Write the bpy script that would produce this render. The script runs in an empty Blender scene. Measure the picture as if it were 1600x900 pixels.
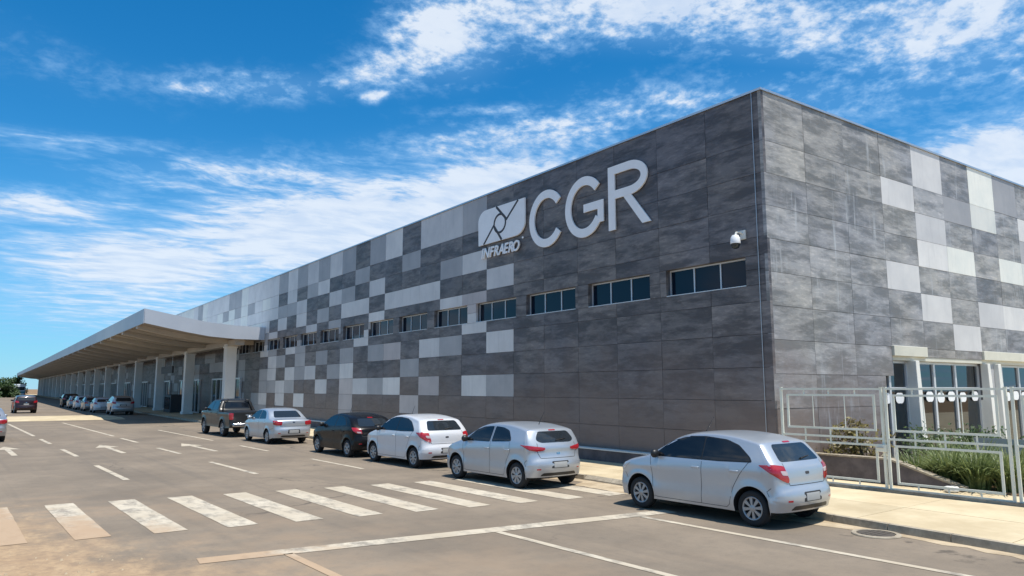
import bpy, bmesh, math, random
from math import sin, cos, pi, radians, sqrt, atan2
from mathutils import Vector
from mathutils.bvhtree import BVHTree

random.seed(11)
scene = bpy.context.scene
COL = scene.collection

# ------------------------------------------------------------------ camera, sky, sun, exposure
CAM_H = 2.3
YAW = radians(37.944)          # the road runs along +Y, the lens looks 37.9 degrees to its right
PITCH = radians(7.774)
camd = bpy.data.cameras.new('camera')
camd.sensor_width = 36.0
camd.lens = 36.0 * 1150.0 / 1600.0
camd.clip_start = 0.05
camd.clip_end = 6000.0
cam = bpy.data.objects.new('camera', camd)
COL.objects.link(cam)
cam.location = (0, 0, CAM_H)
cam.rotation_euler = (radians(90) + PITCH, 0, -YAW)
scene.camera = cam

SUN = Vector((0.08, -0.30, 1.0)).normalized()      # direction towards the sun
sund = bpy.data.lights.new('sun', 'SUN')
sund.energy = 4.6
sund.angle = radians(0.53)
sund.color = (1.0, 0.955, 0.88)
suno = bpy.data.objects.new('sun', sund)
COL.objects.link(suno)
suno.rotation_euler = SUN.to_track_quat('Z', 'Y').to_euler()
suno.location = (0, 0, 60)

scene.view_settings.view_transform = 'Standard'
scene.view_settings.look = 'None'
scene.view_settings.gamma = 1.0
scene.view_settings.use_curve_mapping = False
scene.view_settings.exposure = 0.28
scene.render.engine = 'CYCLES'
scene.cycles.max_bounces = 6
scene.cycles.transparent_max_bounces = 12


class NT:
    """small helper to write shader graphs as expressions"""
    def __init__(self, tree):
        self.t = tree
        self.n = tree.nodes
        self.l = tree.links

    def new(self, typ, **kw):
        nd = self.n.new(typ)
        for k, v in kw.items():
            setattr(nd, k, v)
        return nd

    def put(self, sock, v):
        if isinstance(v, bpy.types.NodeSocket):
            self.l.new(v, sock)
        elif isinstance(v, bpy.types.Node):
            self.l.new(v.outputs[0], sock)
        else:
            if sock.type == 'RGBA' and not hasattr(v, '__len__'):
                v = (v, v, v)
            if sock.type == 'RGBA' and len(v) == 3:
                v = (*v, 1)
            sock.default_value = v

    def m(self, op, a, b=0.0, c=None):
        nd = self.new('ShaderNodeMath', operation=op)
        self.put(nd.inputs[0], a)
        self.put(nd.inputs[1], b)
        if c is not None:
            self.put(nd.inputs[2], c)
        return nd.outputs[0]

    def add(self, a, b): return self.m('ADD', a, b)
    def sub(self, a, b): return self.m('SUBTRACT', a, b)
    def mul(self, a, b): return self.m('MULTIPLY', a, b)
    def div(self, a, b): return self.m('DIVIDE', a, b)

    def ramp(self, v, a, b, lo=0.0, hi=1.0, smooth=True):
        nd = self.new('ShaderNodeMapRange')
        nd.interpolation_type = 'SMOOTHSTEP' if smooth else 'LINEAR'
        self.put(nd.inputs[0], v)
        for i, x in enumerate((a, b, lo, hi)):
            nd.inputs[i + 1].default_value = x
        return nd.outputs[0]

    def mix(self, f, a, b, blend='MIX'):
        nd = self.new('ShaderNodeMix', data_type='RGBA', blend_type=blend)
        self.put(nd.inputs[0], f)
        self.put(nd.inputs[6], a)
        self.put(nd.inputs[7], b)
        return nd.outputs[2]

    def noise(self, vec, scale, detail=4.0, rough=0.55, dist=0.0, color=False):
        nd = self.new('ShaderNodeTexNoise')
        if vec is not None:
            self.put(nd.inputs['Vector'], vec)
        nd.inputs['Scale'].default_value = scale
        nd.inputs['Detail'].default_value = detail
        nd.inputs['Roughness'].default_value = rough
        nd.inputs['Distortion'].default_value = dist
        return nd.outputs['Color' if color else 'Fac']

    def mapping(self, vec, scale=(1, 1, 1), loc=(0, 0, 0), rot=(0, 0, 0)):
        nd = self.new('ShaderNodeMapping')
        self.put(nd.inputs[0], vec)
        nd.inputs[1].default_value = loc
        nd.inputs[2].default_value = rot
        nd.inputs[3].default_value = scale
        return nd.outputs[0]

    def sep(self, vec):
        nd = self.new('ShaderNodeSeparateXYZ')
        self.put(nd.inputs[0], vec)
        return nd.outputs

    def comb(self, x, y, z=0.0):
        nd = self.new('ShaderNodeCombineXYZ')
        self.put(nd.inputs[0], x)
        self.put(nd.inputs[1], y)
        self.put(nd.inputs[2], z)
        return nd.outputs[0]

    def vadd(self, a, b):
        nd = self.new('ShaderNodeVectorMath', operation='ADD')
        self.put(nd.inputs[0], a)
        self.put(nd.inputs[1], b)
        return nd.outputs[0]

    def bump(self, h, strength=0.3, dist=0.02):
        nd = self.new('ShaderNodeBump')
        nd.inputs['Strength'].default_value = strength
        nd.inputs['Distance'].default_value = dist
        self.put(nd.inputs['Height'], h)
        return nd.outputs[0]


# sky: physical sky plus layered cloud
world = bpy.data.worlds.new('World')
scene.world = world
world.use_nodes = True
w = NT(world.node_tree)
w.n.clear()
sky = w.new('ShaderNodeTexSky', sky_type='NISHITA')
sky.sun_disc = False
sky.sun_elevation = math.asin(SUN.z)
sky.sun_rotation = atan2(SUN.x, SUN.y)
sky.altitude = 550
sky.air_density = 1.0
sky.dust_density = 0.6
sky.ozone_density = 2.6
geo = w.new('ShaderNodeTexCoord')
D = geo.outputs['Generated']
dx, dy, dz = w.sep(D)
zc = w.m('MAXIMUM', dz, 0.0)
plane = w.comb(w.div(dx, w.add(zc, 0.06)), w.div(dy, w.add(zc, 0.06)), 0.0)
az = w.mul(w.m('ARCTAN2', dx, dy), 180 / pi)
el = w.mul(w.m('ARCSINE', dz), 180 / pi)
# az, el, half width, half height, tilt, strength
BLOBS = [(32.5, 26.6, 5.0, 3.2, 0, 0.95), (41, 29.0, 7, 3.2, 0, 0.8), (51, 28.2, 8, 2.6, -4, 1.05), (62, 25.0, 10, 2.6, -12, 0.74),
         (72, 24, 9, 5.5, -8, 0.74), (28.0, 24.0, 4.5, 1.7, 10, 0.55), (17.5, 21.8, 7.5, 1.25, 6, 0.6), (26.9, 22.0, 1.1, 0.5, 15, 0.75),
         (19, 15.6, 13, 2.0, 6, 0.66), (24, 11.0, 19, 4.2, 7, 0.62), (38, 19.2, 12, 1.9, 8, 0.68), (26, 12.2, 15, 3.8, 8, 1.0), (38, 15.5, 10, 3, 8, 0.9), (10, 8.4, 9, 2.8, 0, 0.85),
         (3, 11.7, 8, 1.3, 4, 0.75), (5, 16.2, 9, 0.8, 3, 0.45), (73, 14.4, 7, 2.5, -6, 1.35), (57, 20.6, 13, 2.2, -6, 0.5),
         (3, 21.5, 9, 2.6, -12, 0.22), (36, 21.4, 7, 0.5, 4, 0.3), (10, 5, 14, 3.0, 0, 0.55), (30, 33, 20, 2.5, 0, 0.3)]
dens = None
for (a0, e0, ra, re, rot, amp) in BLOBS:
    c, s = cos(radians(rot)), sin(radians(rot))
    u = w.sub(az, a0)
    v = w.sub(el, e0)
    p = w.m('MULTIPLY_ADD', u, c / ra, w.mul(v, s / ra))
    q = w.m('MULTIPLY_ADD', u, -s / re, w.mul(v, c / re))
    r2 = w.m('MULTIPLY_ADD', p, p, w.mul(q, q))
    g = w.mul(w.m('EXPONENT', w.mul(r2, -0.9)), amp)
    dens = g if dens is None else w.m('MAXIMUM', dens, w.m('MULTIPLY_ADD', dens, 0.45, g))
# outside the view the same broken cloud goes on
beyond = w.noise(plane, 0.55, 2, 0.5)
side = w.m('MAXIMUM', w.ramp(az, 82, 105), w.m('MAXIMUM', w.ramp(az, -4, -24), w.ramp(el, 31, 40)))
dens = w.m('MAXIMUM', dens, w.mul(w.ramp(beyond, 0.42, 0.62), w.mul(side, 0.8)))
warp = w.noise(plane, 1.6, 3, 0.5, color=True)
pw = w.vadd(plane, w.mapping(warp, scale=(0.35, 0.35, 0)))
dw = w.vadd(D, w.mapping(warp, scale=(0.05, 0.05, 0.03)))
n1 = w.noise(w.mapping(dw, scale=(1, 1, 2.2)), 9.0, 6, 0.60)
n1p = w.noise(w.mapping(pw, rot=(0, 0, 0.55), scale=(1.0, 1.7, 1)), 3.6, 6, 0.60)
low = w.ramp(el, 14, 21)
n1 = w.add(w.mul(n1, low), w.mul(n1p, w.sub(1.0, low)))
n2 = w.noise(w.mapping(dw, scale=(1, 1, 2.0), rot=(0.0, 0.35, 0)), 46.0, 4, 0.62)
n2p = w.noise(w.mapping(pw, rot=(0, 0, 0.9), scale=(1.0, 1.5, 1)), 13.0, 4, 0.62)
n2 = w.add(w.mul(n2, low), w.mul(n2p, w.sub(1.0, low)))
nn = w.mul(w.add(w.mul(w.sub(n1, 0.5), 1.35), w.mul(w.mul(w.sub(n2, 0.5), w.ramp(el, 10, 19, 0.4, 1.15)), 1.0)), w.ramp(el, 4, 18, 0.6, 1.2))
cl = w.ramp(w.add(dens, w.mul(nn, w.ramp(dens, 0.02, 0.5, 0.25, 0.95))), 0.10, 1.12)
thin = w.mul(w.ramp(dens, 0.05, 1.0), 0.30)
cl = w.m('MINIMUM', w.m('MAXIMUM', cl, thin), 0.90)
blue = w.mix(1.0, sky.outputs[0], (0.07, 0.86, 1.30), 'MULTIPLY')
# milky air towards the horizon
hz = w.m('EXPONENT', w.mul(w.m('MAXIMUM', el, 0.0), -0.16))
blue = w.mix(w.mul(hz, 0.72), blue, (4.8, 6.9, 8.6))
ccol = w.mix(w.ramp(cl, 0.3, 1.0), (3.2, 5.6, 8.6), w.mix(w.ramp(n1, 0.36, 0.62), (5.7, 6.7, 8.2), (7.3, 7.9, 8.7)))
final = w.mix(cl, blue, ccol)
bg = w.new('ShaderNodeBackground')
w.put(bg.inputs[0], final)
bg.inputs[1].default_value = 0.095
wo = w.new('ShaderNodeOutputWorld')
w.l.new(bg.outputs[0], wo.inputs[0])

# ------------------------------------------------------------------ materials
MATS = {}


def mat(name, base=(0.5, 0.5, 0.5), rough=0.6, metal=0.0, spec=0.5, coat=0.0, build=None, transmission=0.0):
    if name in MATS:
        return MATS[name]
    mt = bpy.data.materials.new(name)
    mt.use_nodes = True
    t = NT(mt.node_tree)
    b = t.n['Principled BSDF']
    b.inputs['Base Color'].default_value = (*base, 1)
    b.inputs['Roughness'].default_value = rough
    b.inputs['Metallic'].default_value = metal
    b.inputs['Specular IOR Level'].default_value = spec
    b.inputs['Coat Weight'].default_value = coat
    b.inputs['Coat Roughness'].default_value = 0.04
    b.inputs['Transmission Weight'].default_value = transmission
    if build:
        build(t, b)
    MATS[name] = mt
    return mt


def wpos(t):
    return t.new('ShaderNodeNewGeometry').outputs['Position']


def opos(t):
    """object space position, moved by the object's own place so that no two pieces repeat"""
    tc = t.new('ShaderNodeTexCoord').outputs['Object']
    oi = t.new('ShaderNodeObjectInfo')
    return t.vadd(tc, oi.outputs['Location']), oi


def b_asphalt(t, b):
    p = wpos(t)
    n1 = t.noise(p, 0.35, 5, 0.6)
    n2 = t.noise(p, 3.0, 5, 0.65)
    n3 = t.noise(p, 70, 3, 0.7)
    c = t.mix(t.ramp(n1, 0.3, 0.7), (0.180, 0.144, 0.107), (0.252, 0.200, 0.146))
    c = t.mix(t.mul(t.ramp(n2, 0.45, 0.75), 0.35), c, (0.130, 0.107, 0.085))
    streak = t.noise(t.mapping(p, scale=(2.2, 0.06, 1)), 1.0, 4, 0.6)
    c = t.mix(t.mul(t.ramp(streak, 0.5, 0.72), 0.30), c, (0.112, 0.098, 0.083))
    n4 = t.noise(p, 16, 4, 0.75)
    c = t.mix(t.ramp(n4, 0.52, 0.72, 0, 0.30), c, (0.10, 0.085, 0.068))
    c = t.mix(t.ramp(n3, 0.5, 0.8, 0, 0.4), c, (0.30, 0.27, 0.23))
    # oil dripped in the parking lane
    px_, py_, pz_ = t.sep(p)
    lane = t.mul(t.ramp(px_, 10.7, 11.4), t.ramp(px_, 12.3, 12.9, 1, 0))
    c = t.mix(t.mul(t.mul(t.ramp(t.noise(p, 1.7, 4, 0.6), 0.56, 0.66), lane), 0.65), c, (0.055, 0.047, 0.040))
    patch = t.ramp(t.noise(t.mapping(p, scale=(0.5, 0.16, 1)), 0.8, 2, 0.4), 0.55, 0.57)
    c = t.mix(t.mul(patch, 0.16), c, (0.115, 0.098, 0.080))
    # cracks sealed with tar
    vo = t.new('ShaderNodeTexVoronoi', feature='DISTANCE_TO_EDGE')
    t.put(vo.inputs['Vector'], t.vadd(p, t.mapping(t.noise(p, 0.9, 3, 0.6, color=True), scale=(1.6, 1.6, 0))))
    vo.inputs['Scale'].default_value = 0.16
    crack = t.mul(t.ramp(vo.outputs['Distance'], 0.0, 0.006, 1, 0), t.ramp(t.noise(p, 0.22, 2), 0.5, 0.6))
    c = t.mix(t.mul(crack, 0.6), c, (0.05, 0.046, 0.042))
    # blown sand lying on the tarmac, thick in the near corner and along the kerb
    x, y, z = t.sep(p)
    sn = t.noise(p, 0.55, 6, 0.65)
    sn2 = t.noise(t.mapping(p, scale=(1.0, 0.45, 1), rot=(0, 0, 0.4)), 2.6, 5, 0.7)
    d = t.add(t.mul(t.sub(x, 3.2), 0.50), t.mul(t.sub(y, 9.8), 0.13))
    m = t.ramp(t.add(t.sub(0.0, d), t.add(t.mul(t.sub(sn, 0.5), 2.2), t.mul(t.sub(sn2, 0.5), 1.5))), -0.45, 0.75)
    far = t.ramp(y, 17.5, 21.5, 1, 0)
    sand = t.mix(t.ramp(sn2, 0.35, 0.7), (0.37, 0.245, 0.140), (0.48, 0.335, 0.195))
    sn3 = t.noise(p, 7.0, 6, 0.75)
    sand = t.mix(t.ramp(sn3, 0.45, 0.70, 0, 0.7), sand, (0.27, 0.165, 0.095))
    c = t.mix(t.mul(t.mul(m, far), t.ramp(sn3, 0.3, 0.75, 0.98, 0.6)), c, sand)
    dust = t.mul(t.ramp(sn, 0.42, 0.66), t.ramp(d, 0.0, 3.2, 0.5, 0.0))
    c = t.mix(t.mul(dust, far), c, (0.32, 0.225, 0.145))
    t.put(b.inputs['Base Color'], c)
    t.put(b.inputs['Normal'], t.bump(t.add(n3, t.mul(m, 0.6)), 0.35, 0.01))


def b_gutter(t, b):
    p = wpos(t)
    n = t.noise(p, 1.6, 6, 0.7)
    c = t.mix(t.ramp(n, 0.3, 0.7), (0.34, 0.26, 0.17), (0.52, 0.42, 0.29))
    t.put(b.inputs['Base Color'], c)
    t.put(b.inputs['Normal'], t.bump(t.noise(p, 60, 3), 0.3, 0.008))


def b_pave(t, b):
    p = wpos(t)
    n = t.noise(p, 0.8, 6, 0.65)
    f = t.noise(p, 22, 4, 0.7)
    oi = t.new('ShaderNodeObjectInfo')
    c = t.mix(t.ramp(n, 0.3, 0.72), (0.46, 0.37, 0.235), (0.60, 0.50, 0.335))
    c = t.mix(t.ramp(f, 0.5, 0.8, 0, 0.35), c, (0.44, 0.34, 0.20))
    c = t.mix(1.0, c, t.mix(oi.outputs['Random'], (0.93, 0.93, 0.93), (1.06, 1.05, 1.04)), 'MULTIPLY')
    t.put(b.inputs['Base Color'], c)
    t.put(b.inputs['Normal'], t.bump(f, 0.25, 0.008))


def b_kerb(t, b):
    p = wpos(t)
    n = t.noise(p, 3, 5, 0.7)
    t.put(b.inputs['Base Color'], t.mix(t.ramp(n, 0.3, 0.7), (0.24, 0.20, 0.15), (0.42, 0.36, 0.27)))


def b_paint(t, b):
    p = wpos(t)
    n = t.noise(t.mapping(p, scale=(1, 0.5, 1)), 4.0, 7, 0.72)
    n2 = t.noise(p, 0.7, 4, 0.6)
    c = t.mix(t.ramp(n2, 0.3, 0.7), (0.44, 0.37, 0.275), (0.58, 0.51, 0.40))
    wear = t.mul(t.ramp(t.add(n, t.mul(n2, 0.6)), 0.74, 1.0), 0.8)
    c = t.mix(wear, c, (0.20, 0.175, 0.145))
    x, y, z = t.sep(p)
    sandy = t.ramp(t.add(t.add(x, t.mul(y, 0.45)), t.mul(t.noise(p, 1.2, 5, 0.7), 4.5)), 10.6, 12.2, 0.85, 0.0)
    c = t.mix(sandy, c, (0.40, 0.27, 0.165))
    t.put(b.inputs['Base Color'], c)


def slate(c0, c1, c2, drip=0.0):
    def f(t, b):
        p, oi = opos(t)
        rv = t.comb(t.mul(oi.outputs['Random'], 37.0), t.mul(oi.outputs['Random'], 91.0), t.mul(oi.outputs['Random'], 53.0))
        s = t.vadd(t.mapping(wpos(t), scale=(0.75, 0.75, 3.0)), rv)
        n1 = t.noise(s, 0.95, 8, 0.70, 0.15)
        n2 = t.noise(s, 5.0, 5, 0.68)
        c = t.mix(t.ramp(n1, 0.38, 0.60), c0, c1)
        c = t.mix(t.mul(t.ramp(n2, 0.46, 0.70), t.ramp(n1, 0.40, 0.66, 0.05, 0.75)), c, c2)
        hue = t.noise(wpos(t), 0.28, 4, 0.6)
        c = t.mix(1.0, c, t.mix(t.ramp(hue, 0.35, 0.65), (0.97, 0.96, 1.01), (1.10, 1.04, 0.97)), 'MULTIPLY')
        tone = t.mix(oi.outputs['Random'], (0.82, 0.82, 0.85), (1.20, 1.18, 1.16))
        c = t.mix(1.0, c, tone, 'MULTIPLY')
        wp = wpos(t)
        x, y, z = t.sep(wp)
        # red earth splashed up the foot of the wall
        red = t.ramp(t.add(z, t.mul(t.noise(wp, 0.6, 5, 0.7), 4.4)), 2.6, 6.6, 0.85, 0.0)
        c = t.mix(red, c, (0.185, 0.135, 0.112))
        if drip:
            dn = t.noise(t.mapping(wp, scale=(3.0, 3.0, 0.22)), 1.5, 5, 0.75)
            dm = t.mul(t.ramp(dn, 0.54, 0.72), t.ramp(t.noise(wp, 0.5, 3), 0.38, 0.62, 0.1, 1.0))
            c = t.mix(t.mul(dm, drip), c, (0.46, 0.48, 0.50))
        t.put(b.inputs['Base Color'], c)
        t.put(b.inputs['Roughness'], t.ramp(n2, 0.3, 0.8, 0.42, 0.7))
        t.put(b.inputs['Normal'], t.bump(t.add(n2, n1), 0.25, 0.015))
    return f


def plate(c0, c1):
    def f(t, b):
        p, oi = opos(t)
        n = t.noise(p, 0.9, 4, 0.6)
        dn = t.noise(t.mapping(p, scale=(3.2, 3.2, 0.3)), 1.5, 4, 0.7)
        c = t.mix(t.ramp(n, 0.3, 0.7), c0, c1)
        c = t.mix(t.mul(t.ramp(dn, 0.5, 0.75), 0.22), c, tuple(v * 0.55 for v in c0))
        tone = t.mix(oi.outputs['Random'], (0.86, 0.86, 0.88), (1.10, 1.09, 1.08))
        c = t.mix(1.0, c, tone, 'MULTIPLY')
        t.put(b.inputs['Base Color'], c)
    return f


def b_plaster(c0, c1, sc=0.8):
    def f(t, b):
        p = wpos(t)
        n = t.noise(p, sc, 5, 0.65)
        t.put(b.inputs['Base Color'], t.mix(t.ramp(n, 0.3, 0.7), c0, c1))
        t.put(b.inputs['Normal'], t.bump(t.noise(p, 30, 3), 0.12, 0.01))
    return f


def b_leaf(c0, c1):
    def f(t, b):
        p = wpos(t)
        n = t.noise(p, 3.0, 3, 0.6)
        n2 = t.noise(p, 14.0, 2, 0.6)
        c = t.mix(t.ramp(n, 0.3, 0.7), c0, c1)
        c = t.mix(t.ramp(n2, 0.5, 0.8, 0, 0.5), c, tuple(min(1, v * 1.6) for v in c1))
        t.put(b.inputs['Base Color'], c)
        tr = t.new('ShaderNodeBsdfTranslucent')
        t.put(tr.inputs[0], c)
        mx = t.new('ShaderNodeMixShader')
        mx.inputs[0].default_value = 0.3
        t.l.new(b.outputs[0], mx.inputs[1])
        t.l.new(tr.outputs[0], mx.inputs[2])
        out = [n_ for n_ in t.n if n_.type == 'OUTPUT_MATERIAL'][0]
        t.l.new(mx.outputs[0], out.inputs[0])
    return f


def b_clear(tint, refl=0.10):
    def f(t, b):
        tr = t.new('ShaderNodeBsdfTransparent')
        tr.inputs[0].default_value = (*tint, 1)
        gl = t.new('ShaderNodeBsdfGlossy')
        gl.inputs[0].default_value = (0.9, 0.95, 1, 1)
        gl.inputs['Roughness'].default_value = 0.02
        fr = t.new('ShaderNodeFresnel')
        fr.inputs[0].default_value = 1.5
        mx = t.new('ShaderNodeMixShader')
        t.put(mx.inputs[0], t.m('ADD', fr.outputs[0], refl))
        t.l.new(tr.outputs[0], mx.inputs[1])
        t.l.new(gl.outputs[0], mx.inputs[2])
        out = [n_ for n_ in t.n if n_.type == 'OUTPUT_MATERIAL'][0]
        t.l.new(mx.outputs[0], out.inputs[0])
    return f


def b_paintwork(base, dusty=0.25):
    def f(t, b):
        p = wpos(t)
        tc = t.new('ShaderNodeTexCoord').outputs['Object']
        x, y, z = t.sep(tc)
        n = t.noise(p, 2.2, 5, 0.65)
        d = t.mul(t.ramp(t.add(z, t.mul(n, 0.5)), 0.3, 1.0, 1, 0.1), dusty)
        t.put(b.inputs['Base Color'], t.mix(d, base, (0.36, 0.29, 0.22)))
        t.put(b.inputs['Roughness'], t.add(t.mul(d, 0.5), b.inputs['Roughness'].default_value))
    return f


mat('asphalt', rough=0.9, spec=0.3, build=b_asphalt)
mat('gutter dust', rough=0.95, spec=0.2, build=b_gutter)
mat('pavement', rough=0.92, spec=0.25, build=b_pave)
mat('kerbstone', rough=0.9, build=b_kerb)
mat('road paint', rough=0.8, spec=0.3, build=b_paint)
mat('earth', rough=1.0, spec=0.1, build=b_plaster((0.20, 0.13, 0.075), (0.30, 0.20, 0.115), 0.3))
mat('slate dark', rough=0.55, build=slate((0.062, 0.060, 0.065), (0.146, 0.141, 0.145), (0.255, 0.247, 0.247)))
mat('slate side sunlit', rough=0.55, build=slate((0.155, 0.162, 0.162), (0.31, 0.318, 0.318), (0.50, 0.505, 0.50), 1.0))  # same slate as the street wall, colour lightened for sunlight on this side
mat('panel mid', rough=0.5, build=plate((0.335, 0.335, 0.345), (0.405, 0.40, 0.405)))
mat('panel light', rough=0.5, build=plate((0.585, 0.58, 0.575), (0.68, 0.67, 0.655)))
mat('panel pale', rough=0.5, build=plate((0.66, 0.68, 0.64), (0.76, 0.76, 0.70)))
mat('panel blush', rough=0.5, build=plate((0.47, 0.43, 0.42), (0.55, 0.50, 0.48)))
mat('joint', (0.11, 0.108, 0.115), 0.9)
mat('coping metal', (0.55, 0.57, 0.60), 0.35, 0.8)
mat('window frame', (0.62, 0.64, 0.66), 0.4, 0.3)
mat('window glass', (0.004, 0.010, 0.022), 0.06, 0, 0.28)
mat('clear glass', build=b_clear((0.34, 0.40, 0.40), 0.06))
mat('white render', rough=0.75, build=b_plaster((0.66, 0.66, 0.62), (0.76, 0.75, 0.70)))
mat('cream render', rough=0.8, build=b_plaster((0.56, 0.55, 0.47), (0.66, 0.645, 0.55)))
mat('interior', rough=0.9, build=b_plaster((0.20, 0.18, 0.16), (0.28, 0.25, 0.22)))
mat('roof sheet', rough=0.5, build=b_plaster((0.5, 0.5, 0.5), (0.58, 0.58, 0.58)))
mat('sign white', rough=0.4, build=b_plaster((0.82, 0.825, 0.835), (0.88, 0.885, 0.895), 2))
mat('sign dark', (0.045, 0.045, 0.05), 0.6)
mat('fascia', rough=0.45, build=b_plaster((0.40, 0.43, 0.48), (0.46, 0.49, 0.54), 0.25))
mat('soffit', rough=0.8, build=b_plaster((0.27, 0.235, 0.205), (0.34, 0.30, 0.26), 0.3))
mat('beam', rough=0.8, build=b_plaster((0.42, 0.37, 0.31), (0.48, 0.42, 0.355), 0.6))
mat('column paint', rough=0.7, build=b_plaster((0.72, 0.72, 0.70), (0.80, 0.79, 0.76), 0.9))
mat('grey render', rough=0.8, build=b_plaster((0.34, 0.35, 0.36), (0.44, 0.45, 0.46), 0.2))  # mid grey plaster of the wall pier
mat('door glass', (0.02, 0.032, 0.04), 0.08, 0, 0.5)
mat('fence paint', rough=0.5, build=b_plaster((0.64, 0.65, 0.56), (0.78, 0.78, 0.68), 1.4))
mat('planter stone', rough=0.85, build=b_plaster((0.085, 0.075, 0.080), (0.15, 0.13, 0.135), 2.5))
mat('strap leaf', rough=0.45, build=b_leaf((0.105, 0.15, 0.05), (0.25, 0.29, 0.11)))
mat('hedge leaf', rough=0.5, build=b_leaf((0.03, 0.062, 0.02), (0.08, 0.13, 0.035)))
mat('croton leaf', rough=0.45, build=b_leaf((0.11, 0.085, 0.03), (0.22, 0.185, 0.055)))
mat('tree leaf', rough=0.6, build=b_leaf((0.03, 0.06, 0.02), (0.06, 0.11, 0.03)))
mat('bark', rough=0.9, build=b_plaster((0.10, 0.075, 0.05), (0.17, 0.13, 0.09), 4))
mat('tyre', (0.016, 0.016, 0.017), 0.85)
mat('under', (0.008, 0.008, 0.009), 0.9)
mat('alloy', (0.34, 0.345, 0.355), 0.38, 0.6)
mat('hub grey', (0.30, 0.31, 0.33), 0.4, 0.5)
mat('car glass', (0.006, 0.008, 0.012), 0.04, 0, 0.55)
mat('car glass rear', (0.02, 0.025, 0.03), 0.06, 0, 0.65)
mat('black trim', (0.012, 0.012, 0.013), 0.45)
mat('seam', (0.03, 0.03, 0.032), 0.7)
mat('tail red', (0.36, 0.012, 0.02), 0.15, 0, 0.6, 0.6)
mat('tail clear', (0.55, 0.42, 0.42), 0.15, 0, 0.6, 0.6)
mat('lamp clear', (0.5, 0.52, 0.55), 0.1, 0.3, 0.6, 0.6)
mat('plate grey', (0.36, 0.36, 0.35), 0.5)
mat('chrome', (0.62, 0.63, 0.65), 0.18, 1.0)
mat('paint silver', (0.40, 0.41, 0.43), 0.28, 0.55, 0.5, 0.8, b_paintwork((0.40, 0.41, 0.43)))
mat('paint silver cool', (0.48, 0.50, 0.525), 0.30, 0.5, 0.5, 0.6, b_paintwork((0.45, 0.49, 0.54), 0.38))
mat('paint white', (0.72, 0.73, 0.75), 0.3, 0.05, 0.5, 0.8, b_paintwork((0.60, 0.61, 0.635), 0.2))
mat('paint black', (0.006, 0.006, 0.007), 0.25, 0.0, 0.2, 0.08, b_paintwork((0.006, 0.006, 0.007), 0.04))
mat('paint graphite', (0.014, 0.015, 0.016), 0.28, 0.0, 0.25, 0.15, b_paintwork((0.016, 0.017, 0.018), 0.08))
mat('paint plum', (0.022, 0.010, 0.014), 0.3, 0.1, 0.3, 0.5, b_paintwork((0.022, 0.010, 0.014), 0.05))
mat('paint grey', (0.30, 0.31, 0.32), 0.28, 0.5, 0.5, 0.8, b_paintwork((0.28, 0.29, 0.30), 0.2))
mat('bus white', (0.66, 0.72, 0.76), 0.35, 0, 0.5, 0.4)
mat('bus teal', (0.05, 0.20, 0.24), 0.3, 0, 0.5, 0.4)
mat('orange plastic', (0.60, 0.13, 0.04), 0.5)
mat('blush paint', (0.62, 0.42, 0.36), 0.7)
mat('iron', (0.10, 0.085, 0.07), 0.7, 0.4)
mat('steel', (0.45, 0.46, 0.47), 0.4, 0.9)


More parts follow.
